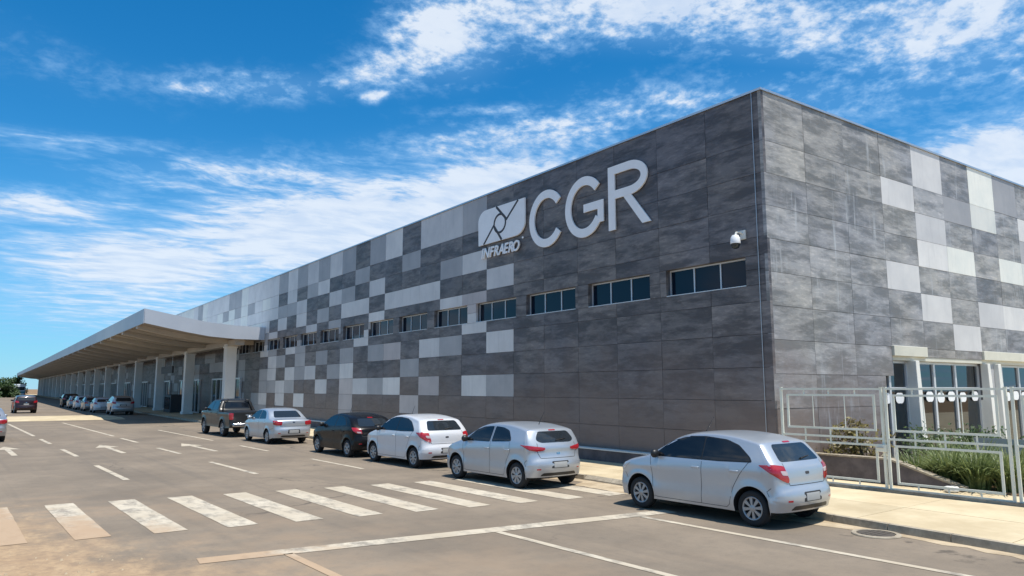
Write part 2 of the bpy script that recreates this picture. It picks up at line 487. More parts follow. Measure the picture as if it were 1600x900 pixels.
# ------------------------------------------------------------------ mesh helpers
class MB:
    def __init__(self):
        self.v, self.f, self.mi = [], [], []

    def quad(self, pts, mi=0):
        n = len(self.v)
        self.v += [tuple(p) for p in pts]
        self.f.append(tuple(range(n, n + len(pts))))
        self.mi.append(mi)

    def hexa(self, p, mi=0):
        """8 corners: bottom 0-3 counter clockwise, top 4-7"""
        n = len(self.v)
        self.v += [tuple(q) for q in p]
        for f in ((3, 2, 1, 0), (4, 5, 6, 7), (0, 1, 5, 4), (1, 2, 6, 5), (2, 3, 7, 6), (3, 0, 4, 7)):
            self.f.append(tuple(n + i for i in f))
            self.mi.append(mi)

    def box(self, x0, x1, y0, y1, z0, z1, mi=0):
        self.hexa([(x0, y0, z0), (x1, y0, z0), (x1, y1, z0), (x0, y1, z0), (x0, y0, z1), (x1, y0, z1), (x1, y1, z1), (x0, y1, z1)], mi)

    def bar(self, a, b, wd, hd, mi=0, up=(0, 0, 1)):
        a, b = Vector(a), Vector(b)
        d = (b - a).normalized()
        s = d.cross(Vector(up))
        if s.length < 1e-4:
            s = Vector((1, 0, 0))
        s.normalize()
        u = s.cross(d)
        s *= wd / 2
        u *= hd / 2
        self.hexa([a - s - u, a + s - u, b + s - u, b - s - u, a - s + u, a + s + u, b + s + u, b - s + u], mi)

    def tube(self, pts, radii, seg=8, mi=0, cap=True):
        pts = [Vector(p) for p in pts]
        if not hasattr(radii, '__len__'):
            radii = [radii] * len(pts)
        base = len(self.v)
        prev = None
        for i, p in enumerate(pts):
            d = (pts[min(i + 1, len(pts) - 1)] - pts[max(i - 1, 0)]).normalized()
            a = d.orthogonal() if prev is None else (prev - d * prev.dot(d))
            a.normalize()
            prev = a
            b = d.cross(a)
            for k in range(seg):
                an = 2 * pi * k / seg
                self.v.append(tuple(p + (a * cos(an) + b * sin(an)) * radii[i]))
        for i in range(len(pts) - 1):
            for k in range(seg):
                k2 = (k + 1) % seg
                self.f.append((base + i * seg + k, base + i * seg + k2, base + (i + 1) * seg + k2, base + (i + 1) * seg + k))
                self.mi.append(mi)
        if cap:
            self.f.append(tuple(base + k for k in reversed(range(seg))))
            self.mi.append(mi)
            e = base + (len(pts) - 1) * seg
            self.f.append(tuple(e + k for k in range(seg)))
            self.mi.append(mi)

    def lathe(self, prof, axis='Y', seg=24, mi=0, center=(0, 0, 0)):
        """prof: (radius, along axis)"""
        base = len(self.v)
        n = len(prof)
        for k in range(seg):
            an = 2 * pi * k / seg
            for r, h in prof:
                if axis == 'Y':
                    p = (r * cos(an), h, r * sin(an))
                elif axis == 'X':
                    p = (h, r * cos(an), r * sin(an))
                else:
                    p = (r * cos(an), r * sin(an), h)
                self.v.append((p[0] + center[0], p[1] + center[1], p[2] + center[2]))
        for k in range(seg):
            k2 = (k + 1) % seg
            for i in range(n - 1):
                self.f.append((base + k * n + i, base + k * n + i + 1, base + k2 * n + i + 1, base + k2 * n + i))
                self.mi.append(mi)

    def prism(self, poly, z0, z1, mi=0):
        n = len(self.v)
        m = len(poly)
        self.v += [(x, y, z0) for x, y in poly] + [(x, y, z1) for x, y in poly]
        self.f.append(tuple(n + i for i in reversed(range(m))))
        self.f.append(tuple(n + m + i for i in range(m)))
        self.mi += [mi, mi]
        for i in range(m):
            j = (i + 1) % m
            self.f.append((n + i, n + j, n + m + j, n + m + i))
            self.mi.append(mi)

    def mesh(self, name, mats, smooth=False, angle=None, fix=False):
        me = bpy.data.meshes.new(name)
        me.from_pydata(self.v, [], self.f)
        for m_ in (mats if isinstance(mats, (list, tuple)) else [mats]):
            me.materials.append(MATS[m_] if isinstance(m_, str) else m_)
        me.polygons.foreach_set('material_index', self.mi)
        me.update()
        if fix:
            bm = bmesh.new()
            bm.from_mesh(me)
            bmesh.ops.remove_doubles(bm, verts=bm.verts, dist=1e-5)
            bmesh.ops.recalc_face_normals(bm, faces=bm.faces)
            bm.to_mesh(me)
            bm.free()
        if smooth:
            me.polygons.foreach_set('use_smooth', [True] * len(me.polygons))
            if angle:
                try:
                    me.set_sharp_from_angle(angle=radians(angle))
                except Exception:
                    pass
        return me

    def build(self, name, mats, parent=None, loc=(0, 0, 0), rot=(0, 0, 0), smooth=False, angle=None, bevel=0.0, fix=False):
        me = self.mesh(name, mats, smooth, angle, fix or bevel > 0)
        if bevel > 0:
            bm = bmesh.new()
            bm.from_mesh(me)
            bmesh.ops.bevel(bm, geom=list(bm.edges), offset=bevel, segments=2, affect='EDGES', profile=0.5)
            bm.to_mesh(me)
            bm.free()
        return link(name, me, parent, loc, rot)


def link(name, me, parent=None, loc=(0, 0, 0), rot=(0, 0, 0)):
    o = bpy.data.objects.new(name, me)
    COL.objects.link(o)
    o.location = loc
    o.rotation_euler = rot
    if parent is not None:
        o.parent = parent
    return o


def thing(name, label, cat, loc=(0, 0, 0), rz=0.0, group=None):
    o = bpy.data.objects.new(name, None)
    o.empty_display_size = 0.3
    COL.objects.link(o)
    o.location = loc
    o.rotation_euler = (0, 0, rz)
    tag(o, label, cat, group)
    return o


def tag(o, label=None, cat=None, group=None, kind=None):
    if label:
        o['label'] = label
    if cat:
        o['category'] = cat
    if group:
        o['group'] = group
    if kind:
        o['kind'] = kind
    return o


BOXC = {}


def unit_panel(wd, dp, ht, m_, bev=0.003):
    """thin cladding panel centred on its back face, shared by size and finish"""
    key = (round(wd, 3), round(dp, 3), round(ht, 3), m_)
    if key not in BOXC:
        b = MB()
        x, z = wd / 2, ht / 2
        e = bev
        # front face chamfered
        b.hexa([(-x, 0, -z), (x, 0, -z), (x - e, -dp, -z + e), (-x + e, -dp, -z + e), (-x, 0, z), (x, 0, z), (x - e, -dp, z - e), (-x + e, -dp, z - e)])
        BOXC[key] = b.mesh('panel', m_, fix=True)
    return BOXC[key]


# ------------------------------------------------------------------ ground, road, pavement
g = MB()
g.quad([(-900, -300, -0.03), (1500, -300, -0.03), (1500, 2500, -0.03), (-900, 2500, -0.03)])
tag(g.build('ground', 'earth'), kind='structure')

KERB = [(11.2, -14), (11.75, 0.0), (12.15, 4.0), (12.50, 7.0), (12.85, 10.0), (13.15, 13.0), (13.5, 18.0), (13.75, 25), (13.95, 36), (14.2, 48), (15.45, 75), (27.5, 330)]


def kerb_x(y):
    for (x0, y0), (x1, y1) in zip(KERB, KERB[1:]):
        if y0 <= y <= y1:
            return x0 + (x1 - x0) * (y - y0) / (y1 - y0)
    return KERB[-1][0]


g = MB()
for (x0, y0), (x1, y1) in zip(KERB, KERB[1:]):
    g.quad([(-14, y0, 0), (x0 + 0.05, y0, 0), (x1 + 0.05, y1, 0), (-14, y1, 0)])
road = g.build('road', 'asphalt', fix=True)
tag(road, kind='structure')


def marking(name, pts, z=0.006):
    b = MB()
    # split long strips so that edges can fray a little
    b.quad([(x, y, z) for x, y in pts])
    return b.build(name, 'road paint', road)


def strip(name, x0, y0, x1, y1, wd):
    d = Vector((x1 - x0, y1 - y0, 0)).normalized()
    s = Vector((-d.y, d.x, 0)) * wd / 2
    L = sqrt((x1 - x0) ** 2 + (y1 - y0) ** 2)
    n = max(2, int(L / 0.35))
    b = MB()
    pl, pr = [], []
    for i in range(n + 1):
        f = i / n
        c = Vector((x0 + (x1 - x0) * f, y0 + (y1 - y0) * f, 0.006))
        pl.append(c + s * (1 + random.uniform(-0.025, 0.025)))
        pr.append(c - s * (1 + random.uniform(-0.025, 0.025)))
    for i in range(n):
        b.quad([pr[i], pr[i + 1], pl[i + 1], pl[i]])
    return b.build(name, 'road paint', road, fix=True)


# zebra crossing
for k in range(11):
    x = 1.06 + 1.09 * k
    y0 = 13.3 - 0.19 * (k - 1.0)
    strip('zebra_stripe', x, y0, x + 0.03, y0 + 4.25, 0.50)
# stop line and the lane lines on the near side
strip('stop_line', 3.0, 10.70, 11.2, 9.48, 0.36)
strip('lane_line', 4.12, 10.40, 4.12, 3.0, 0.13)
strip('lane_line', 7.40, 9.85, 7.38, 1.0, 0.13)
strip('lane_line', 10.3, 9.40, 10.22, -4.0, 0.13)
for y0, y1 in ((21.1, 25.6), (29.3, 33.1), (36.6, 40.3), (43.0, 58.5)):
    strip('lane_dash', 4.07, y0, 4.07, y1, 0.15)
for y0, y1 in ((20.4, 24.6), (28.3, 31.6), (35.2, 38.7), (40.6, 58.5)):
    strip('lane_dash', 7.12, y0, 7.10, y1, 0.15)
strip('parking_line', 9.98, 19.8, 10.02, 23.6, 0.13)
strip('parking_line', 10.0, 27.5, 10.02, 30.8, 0.13)
strip('parking_line', 10.02, 34.5, 10.1, 45.0, 0.13)
for x, y0 in ((5.6, 29.8), (2.42, 31.0), (8.45, 28.6)):
    b = MB()
    z = 0.006
    b.quad([(x - 0.09, y0, z), (x + 0.09, y0, z), (x + 0.09, y0 + 3.2, z), (x - 0.09, y0 + 3.2, z)])
    b.quad([(x - 0.42, y0 + 3.2, z), (x + 0.42, y0 + 3.2, z), (x, y0 + 4.9, z)])
    b.build('direction_arrow', 'road paint', road)

# raised crossing further up the road
b = MB()
for (a0, a1, z0, z1) in ((63.5, 65.0, 0.008, 0.11), (65.0, 71.5, 0.11, 0.11), (71.5, 73.0, 0.11, 0.008)):
    b.quad([(-3, a0, z0), (11.6, a0 - 1.6, z0), (11.6, a1 - 1.6, z1), (-3, a1, z1)])
tag(b.build('raised_crossing', 'pavement'), kind='structure')

# dusty gutter beside the kerb
b = MB()
prev = None
y = -10.0
while y < 34:
    wd = 0.42 + 0.22 * sin(y * 0.9) + random.uniform(-0.10, 0.10)
    if 9.5 < y < 13.5:
        wd += 0.55
    cur = ((kerb_x(y) - max(0.12, wd), y, 0.004), (kerb_x(y) + 0.04, y, 0.004))
    if prev:
        b.quad([prev[0], prev[1], cur[1], cur[0]])
    prev = cur
    y += 0.3
tag(b.build('gutter', 'gutter dust'), kind='structure')

# pavement: body with slab pieces on it, kerb stones
SW = 0.12
b = MB()
for (x0, y0), (x1, y1) in zip(KERB, KERB[1:]):
    b.quad([(x0 + 0.13, y0, SW - 0.012), (140, y0, SW - 0.012), (140, y1, SW - 0.012), (x1 + 0.13, y1, SW - 0.012)])
pave = b.build('pavement', 'pavement', fix=True)
tag(pave, kind='structure')
yy = -3.0
while yy < 33.0:
    y2 = yy + 2.4
    kx0, kx1 = kerb_x(yy), kerb_x(y2)
    xs0 = [kx0 + 0.14 + (16.1 - kx0 - 0.14) * f for f in (0, 0.5, 1)]
    xs1 = [kx1 + 0.14 + (16.1 - kx1 - 0.14) * f for f in (0, 0.5, 1)]
    for i in range(2):
        p = MB()
        e = 0.008
        z1 = SW + random.uniform(-0.0015, 0.0015)
        p.hexa([(xs0[i] + e, yy + e, SW - 0.05), (xs0[i + 1] - e, yy + e, SW - 0.05), (xs1[i + 1] - e, y2 - e, SW - 0.05), (xs1[i] + e, y2 - e, SW - 0.05),
                (xs0[i] + e, yy + e, z1), (xs0[i + 1] - e, yy + e, z1), (xs1[i + 1] - e, y2 - e, z1), (xs1[i] + e, y2 - e, z1)])
        p.build('pavement_slab', 'pavement', pave)
    yy = y2
kb = MB()
y = -10.0
while y < 120:
    L = 1.0 if y < 34 else 4.0
    drop = SW if not (10.6 < y < 13.2) else 0.035
    x0, x1 = kerb_x(y), kerb_x(y + L)
    e = 0.006
    k = MB()
    k.hexa([(x0, y + e, -0.05), (x0 + 0.13, y + e, -0.05), (x1 + 0.13, y + L - e, -0.05), (x1, y + L - e, -0.05),
            (x0 + 0.02, y + e, drop + 0.002), (x0 + 0.13, y + e, SW + 0.002), (x1 + 0.13, y + L - e, SW + 0.002), (x1 + 0.02, y + L - e, drop + 0.002)])
    k.build('kerb_stone', 'kerbstone', pave)
    y += L

# drain cover in the gutter
dr = thing('drain_cover', 'round rusty drain cover set in the dusty gutter behind the nearest car', 'drain cover', (12.02, 6.0, 0.006))
b = MB()
b.lathe([(0.0, 0.012), (0.27, 0.012), (0.27, 0.0)], 'Z', 20)
b.build('cover_plate', 'iron', dr)
b = MB()
b.lathe([(0.29, 0.0), (0.29, 0.016), (0.36, 0.016), (0.37, 0.0)], 'Z', 20)
b.build('cover_ring', 'kerbstone', dr)
for i in range(4):
    b = MB()
    b.box(-0.2, 0.2, -0.13 + i * 0.085, -0.10 + i * 0.085, 0.012, 0.018)
    b.build('grip_bar', 'iron', dr)

# loose stones on the sandy corner
b = MB()
for i in range(420):
    x = random.uniform(-2.5, 4.2)
    y = random.uniform(7.5, 17)
    if x * 0.5 + y * 0.22 > 3.6 + random.uniform(-0.6, 0.4):
        continue
    s = random.uniform(0.006, 0.022)
    b.hexa([(x - s, y - s, 0), (x + s, y - s * .8, 0), (x + s * .9, y + s, 0), (x - s, y + s, 0), (x - s * .5, y - s * .5, s), (x + s * .6, y - s * .4, s * 1.1), (x + s * .4, y + s * .5, s), (x - s * .5, y + s * .6, s * .9)])
tag(b.build('gravel', 'gutter dust'), 'loose grit scattered over the sandy corner of the road', 'gravel', kind='stuff')

# ------------------------------------------------------------------ terminal building
BR = -radians(2.7036)
BX, BY = 15.7 * cos(-BR) + 11.118 * sin(-BR), -15.7 * sin(-BR) + 11.118 * cos(-BR)
bld = thing('terminal_building', 'long grey terminal building clad in chequered dark and pale panels', 'building', (BX, BY, 0), BR)
LEN = 300.0
TOP = 9.95
WT = 0.30     # cladding stands 0.1 in front of the wall plane
CD = 0.10
b = MB()
# street wall (its outer face at x = CD so that panels end at x = 0)
b.box(CD, CD + WT, 0.4, LEN, 0, 4.90)
b.box(CD, CD + WT, 0.4, LEN, 5.66, TOP - 0.03)
wy = 0.4
for k in range(15):
    b.box(CD, CD + WT, wy, 0.69 + 3.39 * k, 4.90, 5.66)
    wy = 0.69 + 3.39 * k + 2.74
b.box(CD, CD + WT, wy, LEN, 4.90, 5.66)
# side wall with the glazed openings left free
GL = [(5.24, 11.48), (12.55, 18.6)]
b.box(CD, 5.24, CD, CD + WT, 0, TOP - 0.03)
b.box(5.24, 60, CD, CD + WT, 3.24, TOP - 0.03)
b.box(11.48, 12.55, CD, CD + WT, 0, 3.24)
b.box(18.6, 60, CD, CD + WT, 0, 3.24)
b.build('wall', 'joint', bld)
b = MB()
b.box(CD, 60, CD, LEN, TOP - 0.2, TOP - 0.05)
b.build('roof', 'roof sheet', bld)
b = MB()
b.box(-0.035, 0.30, -0.03, LEN, TOP - 0.004, TOP + 0.055)
b.box(0.301, 60, -0.035, 0.30, TOP - 0.004, TOP + 0.055)
b.build('coping', 'coping metal', bld)
b = MB()   # rooms behind the side glazing
b.quad([(0.4, 5.5, SW), (60, 5.5, SW), (60, 5.5, 4), (0.4, 5.5, 4)])
b.quad([(0.4, 0.41, 3.6), (60, 0.41, 3.6), (60, 5.5, 3.6), (0.4, 5.5, 3.6)])
b.quad([(0.4, 0.41, SW + .01), (60, 0.41, SW + .01), (60, 5.5, SW + .01), (0.4, 5.5, SW + .01)])
b.build('lobby_room', 'interior', bld)

# panel grid of the street side
CW = 1.835
ROWS_L = [9.945, 8.60, 7.775, 6.95, 6.125, 5.30, 4.475, 3.65, 2.825, 2.0, 1.175, 0.35]
WIN_Z0, WIN_Z1 = 4.90, 5.66
windows = [(0.69 + 3.39 * k, 0.69 + 3.39 * k + 2.74) for k in range(15)]
# letters: D dark, M mid, L light, W pale, B blush; one string per column, rows from the top
PAT = {
    0: 'DDDDDDDDDDD', 1: 'DDDDDDDDDDD', 2: 'DDDDDDDDDDD', 3: 'DDDDDDDDDDD', 4: 'DDDDDDDDDDD', 5: 'DDDDDDDDDDD',
    6: 'DDDLDDLDMDD', 7: 'MDLDBLDDLDD', 8: 'LDMDLDMDDDD', 9: 'LDDLDDLDBDD', 10: 'DMDLDDDMDBD', 11: 'LDDLDDBDLDD',
    12: 'MDLDLDMDMDD', 13: 'DMDLDLDDLDD', 14: 'MDMLDDMLBBB', 15: 'LDLDMDDMDDD', 16: 'MLDMDDMDLDD', 17: 'LMDDLDDLDDD',
    18: 'MDLLDMMMDLD', 19: 'LLMDDLDLMDD', 20: 'MDMLDDMDLLD', 21: 'LLLDLMLLMDD'}
KEY = {'D': 'slate dark', 'M': 'panel mid', 'L': 'panel light', 'W': 'panel pale', 'B': 'panel blush'}
GAP = 0.004


def win_cuts(y0, y1):
    """pieces of a panel row at window height that stay between the windows"""
    segs = [(y0, y1)]
    for a, c in windows:
        out = []
        for s, e in segs:
            if c <= s or a >= e:
                out.append((s, e))
            else:
                if a - s > 0.03:
                    out.append((s, a))
                if e - c > 0.03:
                    out.append((c, e))
        segs = out
    return segs


def row_boxes(y0, y1, zt, zb):
    """rectangles of one panel, cut round a window"""
    if zb >= WIN_Z1 or zt <= WIN_Z0:
        return [(y0, y1, zb, zt)]
    res = []
    a, c = max(zb, WIN_Z0), min(zt, WIN_Z1)
    if zt > WIN_Z1:
        res.append((y0, y1, WIN_Z1, zt))
    if zb < WIN_Z0:
        res.append((y0, y1, zb, WIN_Z0))
    for s, e in win_cuts(y0, y1):
        res.append((s, e, a, c))
    return res


def left_panel(y0, y1, zb, zt, code):
    wd, ht = y1 - y0 - GAP, zt - zb - GAP
    if wd < 0.02 or ht < 0.02:
        return
    dp = CD - 0.002 - random.choice((0, 0.003, 0.006))
    o = link('panel', unit_panel(wd, dp, ht, KEY[code]), bld, (CD, (y0 + y1) / 2, (zb + zt) / 2), (0, 0, -pi / 2))
    return o


NIND = 20
for c in range(NIND):
    y0, y1 = c * CW, (c + 1) * CW
    for r in range(11):
        code = PAT[c][r]
        rects = row_boxes(y0, y1, ROWS_L[r], ROWS_L[r + 1])
        for k, (a, e, zb, zt) in enumerate(rects):
            left_panel(a, e, zb, zt, code if zt - zb > 0.33 or (zt <= WIN_Z0 or zb >= WIN_Z1) else 'D')
# the cladding goes on, too small to tell apart
rnd = random.Random(5)
far = MB()
order = ['D', 'M', 'L', 'W', 'B']
for c in range(NIND, int(LEN / CW)):
    y0, y1 = c * CW, (c + 1) * CW
    for r in range(11):
        if c in PAT:
            code = PAT[c][r]
        elif r < 4:
            code = rnd.choice('MLLWWLW')
        else:
            code = rnd.choice('DMLLB') if c < 23 else rnd.choice('DDDDM')  # mostly dark panels below the canopy, its shade put into the colours
        for (a, e, zb, zt) in row_boxes(y0, y1, ROWS_L[r], ROWS_L[r + 1]):
            if zt - zb < 0.05 or e - a < 0.05:
                continue
            d = rnd.choice((0.002, 0.005, 0.008))
            far.box(d, CD, a + 0.008, e - 0.008, zb + 0.008, zt - 0.008, order.index(code))
o = far.build('panel_cladding', [KEY[k] for k in order], bld)
o['kind'] = 'stuff'
b = MB()
b.box(-0.30, -0.002, 0.3, 41, SW - 0.1, 0.44)
b.build('plinth', 'planter stone', bld)
b = MB()
b.box(-0.33, -0.002, 0.28, 41.02, 0.441, 0.475)
b.build('plinth_coping', 'white render', bld)

# strip windows
for k, (a, c) in enumerate(windows):
    f = MB()
    fr = 0.038
    x0, x1 = 0.17, 0.23
    f.box(x0, x1, a, c, WIN_Z0, WIN_Z0 + fr)
    f.box(x0, x1, a, c, WIN_Z1 - fr, WIN_Z1)
    wdt = (c - a)
    cuts = [a, a + wdt / 3, a + 2 * wdt / 3, c - fr]
    for i, q in enumerate(cuts):
        f.box(x0, x1, q, q + fr, WIN_Z0 + fr, WIN_Z1 - fr)
    f.box(0.0, x0 - 0.001, a + 0.002, c - 0.002, WIN_Z0 + 0.001, WIN_Z0 + 0.022)     # sill
    wobj = f.build('window', 'window frame', bld)
    for i in range(3):
        p = MB()
        tl = random.uniform(-0.012, 0.012)
        q0, q1 = cuts[i] + fr, cuts[i + 1]
        p.quad([(0.20, q1, WIN_Z0 + fr), (0.20 + tl, q0, WIN_Z0 + fr), (0.20 + tl, q0, WIN_Z1 - fr), (0.20, q1, WIN_Z1 - fr)])
        p.build('pane', 'window glass', wobj)

# side facade panels
COLS_R = [0.0, 1.815, 3.75, 5.685, 7.62, 9.555, 11.49, 13.43, 15.36, 17.3, 19.2]
ROWS_R = [9.945, 8.62, 7.77, 6.91, 6.06, 5.21, 4.36, 3.51, 3.24]
PATR = ['DDDDDDDD', 'DDDDDDDD', 'DDDDDDDD', 'DLDDLDDX', 'LDLLDLDD', 'DMDWDDLD', 'WWDDDLDX', 'MDDWDLDX', 'DLMWDDMX', 'LDDMLDDX']
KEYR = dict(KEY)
KEYR['D'] = 'slate side sunlit'
for c in range(len(PATR)):
    x0, x1 = COLS_R[c], COLS_R[c + 1]
    rows = list(ROWS_R)
    if c < 3:
        rows = rows[:-1] + [2.66, 1.81, 0.96, SW]
    for r in range(len(rows) - 1):
        code = PATR[c][r] if r < 8 else 'D'
        if code == 'X':
            continue
        xa, xb = x0, x1
        if r >= 8 and c == 2:
            xb = 5.24
        wd, ht = xb - xa - GAP, rows[r] - rows[r + 1] - GAP
        dp = CD - 0.002 - random.choice((0, 0.003, 0.006))
        link('panel', unit_panel(wd, dp, ht, KEYR[code]), bld, ((xa + xb) / 2, CD, (rows[r] + rows[r + 1]) / 2))
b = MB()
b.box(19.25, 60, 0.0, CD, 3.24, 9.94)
b.build('side_cladding', 'slate side sunlit', bld)
for x0, x1 in ((5.66, 7.62), (11.45, 19.2)):
    b = MB()
    b.box(x0, x1, -0.07, CD, 3.24, 3.54)
    b.build('lintel', 'cream render', bld, bevel=0.012)
b = MB()
b.box(5.24, 19.2, 0.02, CD - 0.002, 3.12, 3.238)
b.build('window_head', 'cream render', bld)
for x0, x1 in ((6.74, 6.95), (11.50, 11.70), (12.3, 12.52)):
    b = MB()
    b.hexa([(x0 - 0.05, -0.20, SW), (x1 + 0.05, -0.20, SW), (x1 + 0.05, 0.30, SW), (x0 - 0.05, 0.30, SW), (x0, -0.12, 3.12), (x1, -0.12, 3.12), (x1, 0.28, 3.12), (x0, 0.28, 3.12)])
    b.build('pilaster', 'white render', bld, bevel=0.012)
b = MB()
b.box(11.70, 12.30, 0.02, 0.30, SW, 3.12)
b.build('wall_pier', 'grey render', bld)


def lobby_window(x0, x1, bars):
    f = MB()
    y0, y1 = 0.18, 0.25
    f.box(x0, x1, y0, y1, SW, SW + 0.08)
    f.box(x0, x1, y0, y1, 3.04, 3.12)
    ed = [x0] + bars + [x1 - 0.05]
    for q in ed:
        f.box(q, q + 0.06 if q not in bars else q + 0.11, y0 - 0.02, y1, SW + 0.08, 3.04)
    f.box(x0, x1, y0, y1, 2.28, 2.34)
    wn = f.build('lobby_window', 'window frame', bld)
    ed = [x0] + bars + [x1]
    for i in range(len(ed) - 1):
        p = MB()
        p.quad([(ed[i], 0.215, SW), (ed[i + 1], 0.215, SW), (ed[i + 1], 0.215, 3.1), (ed[i], 0.215, 3.1)])
        p.build('pane', 'clear glass', wn)
        # white safety marks stuck on the glass at eye height
        n = max(1, int((ed[i + 1] - ed[i]) / 0.62))
        for j in range(n):
            xc = ed[i] + (ed[i + 1] - ed[i]) * (j + 0.5) / n + 0.04
            m_ = MB()
            m_.prism([((0.19 + 0.05 * cos(a_ * pi / 4)) * cos(a_ * pi / 8), (0.21 + 0.06 * cos(a_ * pi / 4)) * sin(a_ * pi / 8)) for a_ in range(16)], 0, 0.004)
            m_.build('glass_mark', 'sign white', wn, (xc, 0.176, 2.02 + 0.03 * (j % 2)), (radians(90), 0, 0))


lobby_window(5.24, 6.74, [5.68])
lobby_window(6.95, 11.48, [8.36, 9.76])
lobby_window(12.55, 18.6, [13.2, 14.6, 16.0])

# lightning conductor down the street side near the corner
b = MB()
b.tube([(-0.02, 0.27, TOP), (-0.02, 0.27, 0.3)], 0.010, 6)
b.build('lightning_conductor', 'coping metal', bld)

# ------------------------------------------------------------------ lettering on the street side
sgn = thing('airport_sign', 'white raised letters CGR high on the dark street facade', 'sign', (BX, BY, 0), BR)


def on_wall(b, poly, y_ref, x_front, depth):
    """poly in (distance along the wall to the right of y_ref, z) -> raised solid on the street side"""
    pass


def raise_poly(name, polys, mats, parent, depth=0.07, x_off=-0.04):
    """polys in (y, z) facade metres (y grows away from the corner)"""
    bm = bmesh.new()
    for poly in polys:
        vs = [bm.verts.new((x_off, y, z)) for y, z in poly]
        fc = bm.faces.new(vs)
        ex = bmesh.ops.extrude_face_region(bm, geom=[fc])
        for v in [e for e in ex['geom'] if isinstance(e, bmesh.types.BMVert)]:
            v.co.x -= depth
    bmesh.ops.recalc_face_normals(bm, faces=bm.faces)
    me = bpy.data.meshes.new(name)
    bm.to_mesh(me)
    bm.free()
    me.materials.append(MATS[mats])
    return link(name, me, parent)


def band(centres, half):
    """quads along a stroke given centre points and half widths (outer and inner rails)"""
    out = []
    for i in range(len(centres) - 1):
        (o0, i0), (o1, i1) = centres[i], centres[i + 1]
        out.append([o0, o1, i1, i0])
    return out


def arc_band(cy, cz, ry, rz, th, a0, a1, n=30):
    """elliptical stroke; angle 0 points to the reader's right"""
    res = []
    for i in range(n + 1):
        a = radians(a0 + (a1 - a0) * i / n)
        o = (cy - ry * cos(a), cz + rz * sin(a))
        q = (cy - (ry - th) * cos(a), cz + (rz - th) * sin(a))
        res.append((o, q))
    return res


def rail_solid(name, rails, extra, mats, parent, depth=0.05, x_off=-0.02):
    m_ = MB()
    for i in range(len(rails) - 1):
        (o0, i0), (o1, i1) = rails[i], rails[i + 1]
        x0, x1 = x_off, x_off - depth
        m_.quad([(x1, *o0), (x1, *o1), (x1, *i1), (x1, *i0)])
        m_.quad([(x0, *o0), (x0, *o1), (x1, *o1), (x1, *o0)])
        m_.quad([(x0, *i0), (x0, *i1), (x1, *i1), (x1, *i0)])
        m_.quad([(x0, *o0), (x0, *o1), (x0, *i1), (x0, *i0)])
    for (o, i) in ((rails[0]), (rails[-1])):
        m_.quad([(x_off, *o), (x_off, *i), (x_off - depth, *i), (x_off - depth, *o)])
    for ne, poly in enumerate(extra):
        n = len(poly)
        depth = depth - 0.003
        m_.quad([(x_off - depth, *p) for p in poly])
        m_.quad([(x_off, *p) for p in poly])
        for k in range(n):
            p, q = poly[k], poly[(k + 1) % n]
            m_.quad([(x_off, *p), (x_off, *q), (x_off - depth, *q), (x_off - depth, *p)])
    return m_.build(name, mats, parent, fix=True)


ZB, ZT = 7.22, 9.27
zc_ = (ZB + ZT) / 2
TH = 0.295
rail_solid('letter', arc_band(8.93, zc_, 0.99, (ZT - ZB) / 2, TH, 36, 324, 36), [], 'sign white', sgn)
rails = arc_band(6.90, zc_, 0.97, (ZT - ZB) / 2, TH, 38, 328, 36)
rail_solid('letter', rails, [[(6.92, 8.32), (5.96, 8.32), (5.96, 8.05), (6.92, 8.05)], [(6.235, 8.055), (5.962, 8.055), (5.962, 7.60), (6.235, 7.60)]], 'sign white', sgn)
bowl = [((y_, z_), (y2, z2)) for (y_, z_), (y2, z2) in arc_band(4.78, 8.735, 0.78, 0.535, 0.27, 90, -90, 20)]
bowl = [((5.42, 9.27), (5.42, 9.0))] + bowl + [((5.42, 8.20), (5.42, 8.47))]
rail_solid('letter', bowl, [[(5.72, 7.22), (5.42, 7.22), (5.42, 9.27), (5.72, 9.27)], [(5.04, 8.202), (4.70, 8.202), (3.90, 7.22), (4.26, 7.22)]], 'sign white', sgn)

emb = thing('company_emblem', 'white rounded emblem with dark runway lines beside the big letters', 'sign', (BX, BY, 0), BR)
outl = [(13.30, 7.93), (13.33, 8.85)]
for i in range(1, 8):
    a = pi / 2 * i / 8
    outl.append((13.33 - 0.55 * (1 - cos(a)), 8.85 + 0.46 * sin(a)))
outl += [(12.7, 9.31), (10.17, 9.27), (10.17, 8.40)]
for i in range(1, 8):
    a = pi / 2 * i / 8
    outl.append((10.17 + 0.60 * (1 - cos(a)), 8.40 - 0.47 * sin(a)))
outl += [(10.80, 7.93)]
raise_poly('emblem_plate', [outl], 'sign white', emb, 0.06, -0.03)


def dark_line(p, q, wd=0.085):
    d = Vector((q[0] - p[0], q[1] - p[1], 0)).normalized()
    s = (-d.y * wd / 2, d.x * wd / 2)
    raise_poly('emblem_line', [[(p[0] + s[0], p[1] + s[1]), (q[0] + s[0], q[1] + s[1]), (q[0] - s[0], q[1] - s[1]), (p[0] - s[0], p[1] - s[1])]], 'sign dark', emb, 0.006, -0.0905)


dark_line((12.92, 7.935), (12.16, 8.62))
dark_line((11.36, 8.66), (10.58, 9.27))
dark_line((12.04, 9.295), (11.36, 8.70), 0.10)
dark_line((12.16, 8.52), (11.66, 7.935), 0.10)
ringr = arc_band(11.79, 8.60, 0.43, 0.40, 0.085, 0, 360, 32)
rail_solid('emblem_ring', ringr, [], 'sign dark', emb, 0.008, -0.0905)

